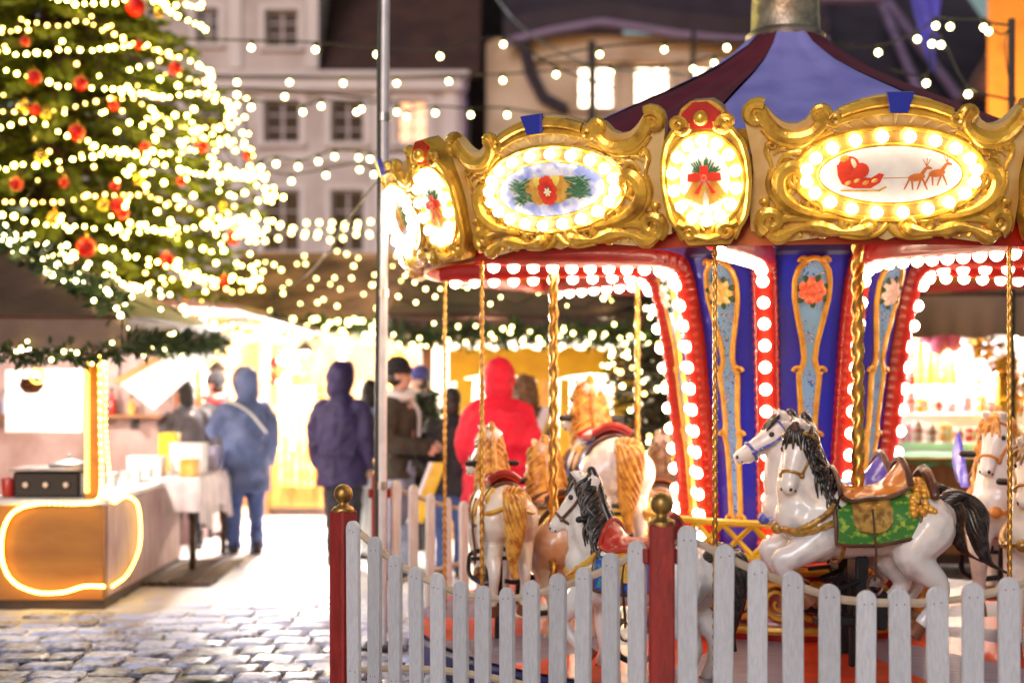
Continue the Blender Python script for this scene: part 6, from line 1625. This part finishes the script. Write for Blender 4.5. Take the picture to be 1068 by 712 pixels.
    for sh, el, wrp, sg in sl:
        end = wrp if (aL if sg > 0 else aR) != 'pocket' else wrp + (wrp - el).normalized() * .09
        q = bez([sh + V((0, -sg * .02, .0)), sh.lerp(el, .5) + V((-.01, sg * .012, 0)), el, end], 18)
        c.tube(q, [lerp(.098, .062, i / 18) * (1 + .05 * sin(i * 1.9)) * min(1.15, .5 + .5 * w) for i in range(19)], 12, round_cap=True)
    if head in ('hood',):
        c.tube([V((-.03, 0, 1.44)), V((.0, 0, 1.54))], [.13, .105], 14)
    else:
        c.tube([V((-.015, 0, 1.43)), V((.0, 0, 1.545))], [.11, .088], 14)
    cme = wrinkle(fuse(c, .0135, 3), .017, 6, 5, px)
    put('coat', cme, coat, t)
    c = MB(); vmax = lambda z: interp([(p_[0], p_[2] * w) for p_ in prof], z)
    c.tube([(-vmax(z) - .012, .0, z) for z in [hem + .03 + (1.38 - hem) * i / 12 for i in range(13)]], .006, 5)
    c.tube([((interp([(p_[0], p_[2]) for p_ in prof], 1.0) * w + .012) * cos(q) - .01, (interp([(p_[0], p_[1]) for p_ in prof], 1.0) * w + .012) * sin(q), 1.0) for q in [2 * pi * k / 30 for k in range(30)]], .008, 5, closed=True)
    part('seam', c, coat, t, world=False)
    if head == 'hood':
        c = MB(); c.ell(H(-.035, 0, .028), (.128, .118, .15), 18, 14, RM); c.ell(H(-.045, 0, -.08), (.115, .118, .12), 16, 12, RM); c.tube([H(-.05, 0, .12), H(-.075, 0, .165)], [.07, .028], 10, round_cap=True)
        put('hood', wrinkle(fuse(c, .013, 3), .009, 9, 9, px), hood_col or coat, t)
        f = MB(); f.tube([H(.035 + .02 * cos(q), .112 * sin(q), .02 + .145 * cos(q)) for q in [2 * pi * k / 28 for k in range(28)]], .017, 8, closed=True); part('hood_rim', f, hood_col or coat, t, world=False)
    elif head == 'beanie':
        c = MB(); c.lathe((0, 0, 0), [(.108, .03), (.112, .05), (.108, .085), (.092, .125), (.06, .155), (.02, .168), (.0, .17)], 22)
        c.lathe((0, 0, 0), [(.104, .02), (.116, .022), (.118, .07), (.108, .075)], 22); 
        o = part('hat', c, hat, t, world=False, smooth=60); o.location = H(-.008, 0, 0)
        h = MB(); h.ell(H(-.025, 0, -.015), (.085, .085, .075), 14, 10, RM); part('hair', h, 'hair_dark', t, world=False)
    elif head in ('curls', 'dark'):
        h = MB(); rg = random.Random(3)
        if head == 'curls':
            for k in range(150):
                a = rg.uniform(.7, 5.58); zz = rg.uniform(-.24, .13); rr = .10 * sqrt(max(.1, 1 - (max(0, zz) / .16) ** 2)) + rg.uniform(0, .03)
                p = H(rr * cos(a) - .02, rr * sin(a), zz); q = [p + V((.022 * cos(j * 1.4 + k), .022 * sin(j * 1.4 + k), -.009 * j)) for j in range(8)]
                h.tube(q, .010, 5)
            h.ell(H(-.03, 0, .03), (.098, .098, .12), 14, 10, RM)
        else: 
            h.ell(H(-.025, 0, .03), (.105, .095, .112), 16, 12, RM); h.ell(H(-.06, 0, -.06), (.07, .092, .12), 14, 10, RM)
        part('hair', h, 'hair_brown' if head == 'curls' else 'hair_dark', t, world=False)
    if scarf:
        c = MB(); c.tube([V((.0 + .115 * cos(q), .12 * sin(q), 1.525 + .02 * sin(2 * q))) for q in [2 * pi * k / 24 for k in range(24)]], .042, 8, closed=True); c.tube(bez([V((.1, .03, 1.5)), V((.17, .05, 1.38)), V((.17, .06, 1.18))], 8), .04, 8, flat=.4); part('scarf', c, scarf, t, world=False)
    if highlight_strip == 'strap':
        c = MB(); c.tube(bez([V((-.175, -.17, 1.20)), V((-.185, 0, 1.40)), V((-.13, .17, 1.50)), V((.02, .19, 1.46)), V((.16, .1, 1.30))], 20), .032, 8, flat=.4); part('shoulder_highlight', c, 'scarf_and_highlight', t, world=False)  # highlight across the shoulders, put in as a white strip
    return t
person('person in a hooded slate blue coat and jeans seen from behind', 256, 13.7, 1.75, 112, 'coat_slate', 'jeans', arms=('raise', 'down'), hem=.62, highlight_strip='strap', wide=1.12, look=15)
person('person in black knit hat and red scarf behind the slate blue coat', 226, 15.0, 1.72, 150, 'coat_black', 'trouser_black', 'beanie', ('front', 'front'), scarf='scarf_red', look=20)
person('person in a long charcoal coat by the cloth table, under the white flap', 194, 14.0, 1.66, 120, 'coat_grey', 'trouser_black', 'dark', 'pocket', hem=.5)
person('person in a dark purple hooded coat and black trousers with back to us', 357, 12.8, 1.79, 75, 'coat_purple', 'trouser_black', arms='down', hem=.74, wide=1.1, look=-35)
person('person in an ice blue jacket and white trousers, mostly behind the steel pole', 387, 13.2, 1.66, 60, 'coat_ice', 'trouser_white', 'dark', 'front', hem=.86)
person('person in black knit hat and olive jacket looking down beside the steel pole', 414, 12.0, 1.83, -12, 'coat_olive', 'jeans_pale', 'beanie', 'front', hem=.84, scarf='scarf_and_highlight', look=8)
person('person in a navy knit hat and pale scarf behind the man in the black hat', 438, 14.0, 1.77, 200, 'coat_black', 'trouser_black', 'beanie', 'front', hat='hat_navy', scarf='scarf_and_highlight')
person('person with dark hair in a black coat and jeans, left of the red coat', 471, 12.2, 1.60, 80, 'coat_black', 'jeans', 'dark', 'pocket', hem=.8, wide=1.12)
person('person in a bright red hooded winter coat with back to us, behind the left horse', 520, 11.2, 1.80, 85, 'coat_red', 'trouser_black', arms='pocket', hem=.55, wide=1.36)
person('person with curly brown hair in a dark coat beside the red hooded coat', 546, 12.9, 1.70, 100, 'coat_grey', 'trouser_black', 'curls', 'pocket')
# ================================================================== houses round the square
def facade(x0, x1, z0, z1, y, openings, th=.35):
    """wall with real openings; openings = [(xa, xb, za, zb)]"""
    xs = sorted({x0, x1, *[o[0] for o in openings], *[o[1] for o in openings]}); zs = sorted({z0, z1, *[o[2] for o in openings], *[o[3] for o in openings]})
    m = MB()
    for xa, xb in zip(xs, xs[1:]):
        for za, zb in zip(zs, zs[1:]):
            cx, cz = (xa + xb) / 2, (za + zb) / 2
            if any(o[0] < cx < o[1] and o[2] < cz < o[3] for o in openings): continue
            m.quad((xa, y, za), (xb, y, za), (xb, y, zb), (xa, y, zb))
    for xa, xb, za, zb in openings:
        m.quad((xa, y, za), (xa, y + th, za), (xa, y + th, zb), (xa, y, zb)); m.quad((xb, y, za), (xb, y, zb), (xb, y + th, zb), (xb, y + th, za))
        m.quad((xa, y, zb), (xa, y + th, zb), (xb, y + th, zb), (xb, y, zb)); m.quad((xa, y, za), (xb, y, za), (xb, y + th, za), (xa, y + th, za))
    return m
def window(parent, o, y, pane='pane_dark', trim='plaster_trim', sur=.16, mull=(1, 2)):
    xa, xb, za, zb = o; m = MB(); f = .07
    for a, b in (((xa, za), (xa + f, zb)), ((xb - f, za), (xb, zb)), ((xa + f, zb - f), (xb - f, zb)), ((xa + f, za), (xb - f, za + f))): m.bbox((a[0], y + .17, a[1]), (b[0], y + .25, b[1]))
    for k in range(mull[0]): x = lerp(xa, xb, (k + 1) / (mull[0] + 1)); m.bbox((x - .04, y + .175, za + f), (x + .04, y + .245, zb - f))
    for k in range(mull[1]): z = lerp(za, zb, (k + 1) / (mull[1] + 1)); m.bbox((xa + f, y + .18, z - .022), (xb - f, y + .24, z + .022))
    w = part('window', m, 'win_frame', parent, smooth=0)
    m = MB(); m.bbox((xa + f * .6, y + .20, za + f * .6), (xb - f * .6, y + .215, zb - f * .6)); part('pane', m, pane, w, smooth=0)
    m = MB()
    if sur:
        for a, b in (((xa - sur, za - .0), (xa - .003, zb + sur)), ((xb + .003, za), (xb + sur, zb + sur)), ((xa - .003, zb + .003), (xb + .003, zb + sur))): m.bbox((a[0], y - .05, a[1]), (b[0], y - .003, b[1]))
        part('surround', m, trim, w, smooth=0)
    m = MB(); m.rbox(((xa + xb) / 2, y - .05, za - .07), (xb - xa + .34, .26, .12), .02); part('sill', m, trim, w, smooth=0)
D = 42.0
def bx(px): return gx(px, D)
def bz_(py): return gz(py, D)
h = thing('town_house', 'lilac plastered town house with tall dark windows behind the Christmas tree', 'house', (bx(300), D, 0))
wins = []
for y0, y1, cols in ((104, 149, ((150, 185), (209, 236), (275, 313), (345, 380), (414, 446))), (198, 263, ((150, 185), (209, 236), (275, 313), (345, 380), (414, 446))), (300, 350, ((275, 313), (345, 380), (414, 446)))):
    for a, b in cols: wins.append((bx(a), bx(b), bz_(y1), bz_(y0)))
m = facade(bx(60), bx(484), 0, bz_(84), D, wins); m.quad((bx(484), D, 0), (bx(484), D + 9, 0), (bx(484), D + 9, bz_(84)), (bx(484), D, bz_(84))); part('wall', m, 'plaster', h, smooth=0)
for i, o in enumerate(wins): window(h, o, D, 'pane_amber' if i == 4 else 'pane_dark')
up = [(bx(204), bx(228), bz_(46), bz_(8)), (bx(276), bx(311), bz_(49), bz_(10))]
m = facade(bx(150), bx(332), bz_(76) + .02, bz_(-70), D + .02, up); m.quad((bx(332), D + .02, bz_(76)), (bx(332), D + 8, bz_(76)), (bx(332), D + 8, bz_(-70)), (bx(332), D + .02, bz_(-70))); part('gable_wall', m, 'plaster', h, smooth=0)
for o in up: window(h, o, D + .02)
m = MB()
m.rbox(((bx(60) + bx(490)) / 2, D - .2, bz_(80)), (bx(490) - bx(60), .6, .16), .03); m.rbox(((bx(60) + bx(488)) / 2, D - .12, bz_(90)), (bx(488) - bx(60), .4, .34), .05)
m.rbox(((bx(60) + bx(484)) / 2, D - .06, bz_(166)), (bx(484) - bx(60), .16, .22), .03)
part('cornice', m, 'plaster_trim', h, smooth=0)
m = MB()
for px in (247, 396, 470): m.rbox((bx(px), D - .05, bz_(84) / 2 - .1), (.42, .12, bz_(88) - .1), .02)
for px in (246, 326): m.rbox((bx(px), D - .03, (bz_(72) + bz_(-70)) / 2), (.36, .1, bz_(-70) - bz_(72)), .02)
part('pilaster', m, 'plaster_trim', h, smooth=0)
m = MB(); m.prism([(bx(332) + .02, D + .1, bz_(77)), (bx(500), D + .1, bz_(77)), (bx(500), D + 6.5, bz_(77) + 8), (bx(332) + .02, D + 6.5, bz_(77) + 8)], (0, .2, -.1))
m.prism([(bx(40), D + .1, bz_(77)), (bx(150) - .02, D + .1, bz_(77)), (bx(150) - .02, D + 6.5, bz_(77) + 8), (bx(40), D + 6.5, bz_(77) + 8)], (0, .2, -.1))
m.prism([(bx(140), D - .3, bz_(-70)), (bx(340), D - .3, bz_(-70)), (bx(340), D + 4, bz_(-70) + 3), (bx(140), D + 4, bz_(-70) + 3)], (0, .2, -.1))
part('roof', m, 'tile_roof', h, smooth=0)
# eyebrow dormer, warmly lit
dz = bz_(49); dd = D + 1.25
m = MB(); m.tube([Vector((bx(363) + .95 * cos(q), dd, dz - .15 + .85 * sin(q))) for q in [pi * i / 14 for i in range(15)]], .1, 6)
m.slab(lambda u, v: Vector((bx(363) + .98 * cos(pi * u), dd + 2.2 * v, dz - .15 + .88 * sin(pi * u))), lambda u, v: Vector((bx(363) + 1.06 * cos(pi * u), dd + 2.2 * v, dz - .15 + .96 * sin(pi * u))), 14, 2)
dm = part('dormer', m, 'tile_roof', h); m = MB(); m.prism([Vector((bx(363) + .9 * cos(q), dd + .1, dz - .15 + .8 * sin(q))) for q in [pi * i / 14 for i in range(15)]], (0, .04, 0)); part('pane', m, 'pane_amber', dm, smooth=0)
m = MB(); m.tube([Vector((bx(484), D - .3, bz_(84))), Vector((bx(484) + .1, D - .25, 0))], .07, 8); part('downpipe', m, 'lead_trim', h)

# wide dark-roofed house in the middle
D = 47.0
h = thing('dark_house', 'tall house with a huge dark tiled roof filling the middle of the skyline', 'house', (bx(530), D, 0))
m = MB(); m.bbox((bx(484), D, 0), (bx(640), D + 9, bz_(180))); part('wall', m, 'tile_roof', h, smooth=0)
m = MB(); m.prism([(bx(300), D - .3, bz_(185)), (bx(660), D - .3, bz_(185)), (bx(660), D + 8, bz_(-160)), (bx(300), D + 8, bz_(-160))], (0, .25, -.1)); part('roof', m, 'tile_roof', h, smooth=0)
m = MB(); m.tube([Vector((bx(452), D - .15 + .3, bz_(95))), Vector((bx(455), D + 4.9, bz_(-60) + .3))], .26, 6); part('flashing', m, 'lead_trim', h)
# cream house with lit windows
D = 36.0
h = thing('cream_house', 'cream house with brightly lit windows under a broad dark eave, above the carousel roof', 'house', (bx(640), D, 0))
wl = [(bx(a), bx(b), bz_(113), bz_(68)) for a, b in ((602, 641), (661, 699), (719, 757), (777, 815))] + [(bx(a), bx(b), bz_(240), bz_(180)) for a, b in ((602, 641), (661, 699), (719, 757), (777, 815))]
m = facade(bx(552), bx(850), 0, bz_(37), D, wl)
# bowed left corner
m.grid(lambda u, v: Vector((bx(552) - 1.1 * sin(u * pi / 2), D + 1.1 * (1 - cos(u * pi / 2)), lerp(0, bz_(37), v))), 10, 2); m.quad((bx(552) - 1.1, D + 1.1, 0), (bx(552) - 1.1, D + 8, 0), (bx(552) - 1.1, D + 8, bz_(37)), (bx(552) - 1.1, D + 1.1, bz_(37)))
part('wall', m, 'cream_wall', h, smooth=30)
for o in wl: window(h, o, D, 'pane_lit', 'cream_wall', .1)
m = MB(); m.rbox(((bx(552) + bx(850)) / 2, D - .08, bz_(62)), (bx(850) - bx(552), .2, .18), .03); m.rbox(((bx(552) + bx(850)) / 2, D - .05, bz_(124)), (bx(850) - bx(552), .16, .22), .03); part('string_course', m, 'cream_wall', h, smooth=0)
def swoop(px): return interp([(525, 45), (545, 40), (580, 32), (625, 24), (660, 29), (700, 36), (760, 42), (860, 44)], px)
m = MB(); PXS = [lerp(525, 860, i / 40) for i in range(41)]
m.slab(lambda u, v: Vector((bx(PXS[round(u * 40)]), D - .55 + 7 * v, bz_(swoop(PXS[round(u * 40)])) + 7 * v)), lambda u, v: Vector((bx(PXS[round(u * 40)]), D - .6 + 7 * v, bz_(swoop(PXS[round(u * 40)])) + .42 + 7 * v)), 40, 3); part('roof', m, 'slate_roof', h, smooth=25)
m = MB(); m.tube([Vector((bx(p), D - .45, bz_(swoop(p)) - .08)) for p in PXS], .12, 6); part('gutter', m, 'lead_trim', h)
m = MB(); m.tube([Vector((bx(545), D - .3, bz_(46))), Vector((bx(553), D - .25, bz_(78))), Vector((bx(566), D - .2, bz_(103))), Vector((bx(590), D - .2, bz_(116)))], .15, 8); part('downpipe', m, 'slate_roof', h)
m = MB(); m.tube([Vector((bx(615), D - 1, bz_(53))), Vector((bx(616), D - 1, 0))], .10, 6); m.tube([Vector((bx(718), D - 1, bz_(43))), Vector((bx(712), D - 1, 0))], .06, 6); part('snow_pole', m, 'black', h)
# dark house at right with pale ridge flashing
D = 33.0
h = thing('slate_house', 'dark slate roofed house with pale diagonal flashings, upper right', 'house', (bx(930), D, 0))
m = MB(); m.bbox((bx(852), D + .2, 0), (bx(1100), D + 8, bz_(140))); part('wall', m, 'slate_roof', h, smooth=0)
m = MB(); m.prism([(bx(770), D - .3, bz_(150)), (bx(1110), D - .3, bz_(150)), (bx(1110), D + 9, bz_(-150)), (bx(770), D + 9, bz_(-150))], (0, .25, -.1)); part('roof', m, 'slate_roof', h, smooth=0)
def onroof(px, py):  # a point on that slope as seen from the square
    t = (150 - py) / 300.; return Vector((bx(px) * (1 + .28 * t), D - .3 + 9.3 * t - .12, lerp(bz_(150), bz_(-150), t) * 1.0 + .12))
m = MB()
for a, b, w in (((917, 0), (952, 110), .12), ((926, 4), (992, 112), .12)):
    A_ = Vector((bx(a[0]) * 1.12, D + 4.3, bz_(a[1]) * 1.1)); B_ = Vector((bx(b[0]) * 1.03, D + .9, bz_(b[1]) * 1.03))
    m.tube([A_ + Vector((0, -.4, .0)), B_ + Vector((0, -.6, 0))], w, 6)
m.tube([Vector((bx(850), D - .4, bz_(2))), Vector((bx(916), D - .4, bz_(2)))], .16, 6)
part('flashing', m, 'lead_trim', h)
m = MB(); m.prism([(bx(990), D - 1.5, bz_(112)), (bx(1040), D - 1.5, bz_(112)), (bx(1040), D - 1.5, bz_(30))], (0, 1.0, 0)); part('side_gable', m, 'roof_grey', h, smooth=0)
# orange house edge
D = 24.0
h = thing('orange_house', 'rough orange plastered house, its corner at the upper right edge', 'house', (bx(1060), D, 0))
m = MB(); k_ = (D + 8) / D; zt_ = bz_(-160); q_ = [(bx(1030), D), (bx(1300), D), (bx(1300) * k_, D + 8), (bx(1030) * k_ + .4, D + 8)]; m.add([(x, y, 0) for x, y in q_] + [(x, y, zt_) for x, y in q_], [(0, 1, 5, 4), (1, 2, 6, 5), (2, 3, 7, 6), (3, 0, 4, 7)]); part('wall', m, 'orange_wall', h, smooth=0)
m = MB(); m.prism([(bx(1024), D - .3, bz_(-160)), (bx(1310), D - .3, bz_(-160)), (bx(1310), D + 5, bz_(-160) + 4), (bx(1024), D + 5, bz_(-160) + 4)], (0, .2, -.1)); part('roof', m, 'tile_roof', h, smooth=0)
# blue banner
t = thing('banner', 'tapering blue banner hanging in front of the slate roof', 'banner', at(968, -20, 24)); DD = 24
m = MB(); m.slab(lambda u, v: at(lerp(lerp(971, 942, v), lerp(974, 984, v), u), lerp(74, -30, v), DD) + Vector((0, .06 * sin(u * 7 + v * 3), 0)), lambda u, v: at(lerp(lerp(971, 942, v), lerp(974, 984, v), u), lerp(74, -30, v), DD) + Vector((0, -.02 + .06 * sin(u * 7 + v * 3), 0)), 12, 16); part('cloth', m, 'banner_blue', t)
m = MB(); m.tube([at(938, -31, DD), at(990, -31, DD)], .03, 6); m.tube([at(964, -31, DD), Vector((gx(964, DD), 33.3, gz(-31, DD) + 2))], .02, 5); part('rod', m, 'black', t)
# ================================================================== camera, dusk sky, town light
w = bpy.data.worlds.new('World'); sc.world = w; w.use_nodes = True
nt = w.node_tree; bg = nt.nodes['Background']; sky = nt.nodes.new('ShaderNodeTexSky'); sky.sky_type = 'NISHITA'; sky.sun_disc = False
SUN_EL, SUN_ROT = 4.0, 200.0
sky.sun_elevation = radians(SUN_EL); sky.sun_rotation = radians(SUN_ROT)
nt.links.new(sky.outputs['Color'], bg.inputs['Color']); bg.inputs['Strength'].default_value = .042
sl = bpy.data.lights.new('sun', 'SUN'); sl.energy = .52; sl.angle = radians(25); sl.color = (.88, .89, 1)
so = bpy.data.objects.new('sun', sl); COL.objects.link(so)
# low evening light from behind and left of the camera
az, el = radians(20), radians(24)
dirv = Vector((sin(az) * cos(el), cos(az) * cos(el), -sin(el))); so.rotation_euler = dirv.to_track_quat('-Z', 'Y').to_euler(); so.location = (-5, -10, 12)
# lamp washing the orange house
lamp(Vector((gx(1060, 23), 22.3, 6.0)), 90, (1, .62, .25), .2)
cam = bpy.data.cameras.new('camera'); co = bpy.data.objects.new('camera', cam); COL.objects.link(co)
co.location = (0, 0, CAMZ); co.rotation_euler = (radians(90), 0, 0)
cam.sensor_width = 36; cam.lens = F / 1068 * 36; cam.shift_y = 34 / 1068; cam.clip_end = 500; cam.clip_start = .1
cam.dof.use_dof = True; cam.dof.focus_distance = 6.75; cam.dof.aperture_fstop = 50.56 / 48.; cam.dof.aperture_blades = 0
sc.camera = co
sc.view_settings.view_transform = 'Standard'; sc.view_settings.look = 'None'; sc.view_settings.exposure = 1.5; sc.view_settings.gamma = 1
c = sc.cycles
c.use_denoising = True; c.denoiser = 'OPENIMAGEDENOISE'; c.max_bounces = 5; c.diffuse_bounces = 3; c.glossy_bounces = 3; c.transmission_bounces = 2
c.sample_clamp_indirect = 6; c.sample_clamp_direct = 0; c.caustics_reflective = False; c.caustics_refractive = False; c.use_light_tree = True
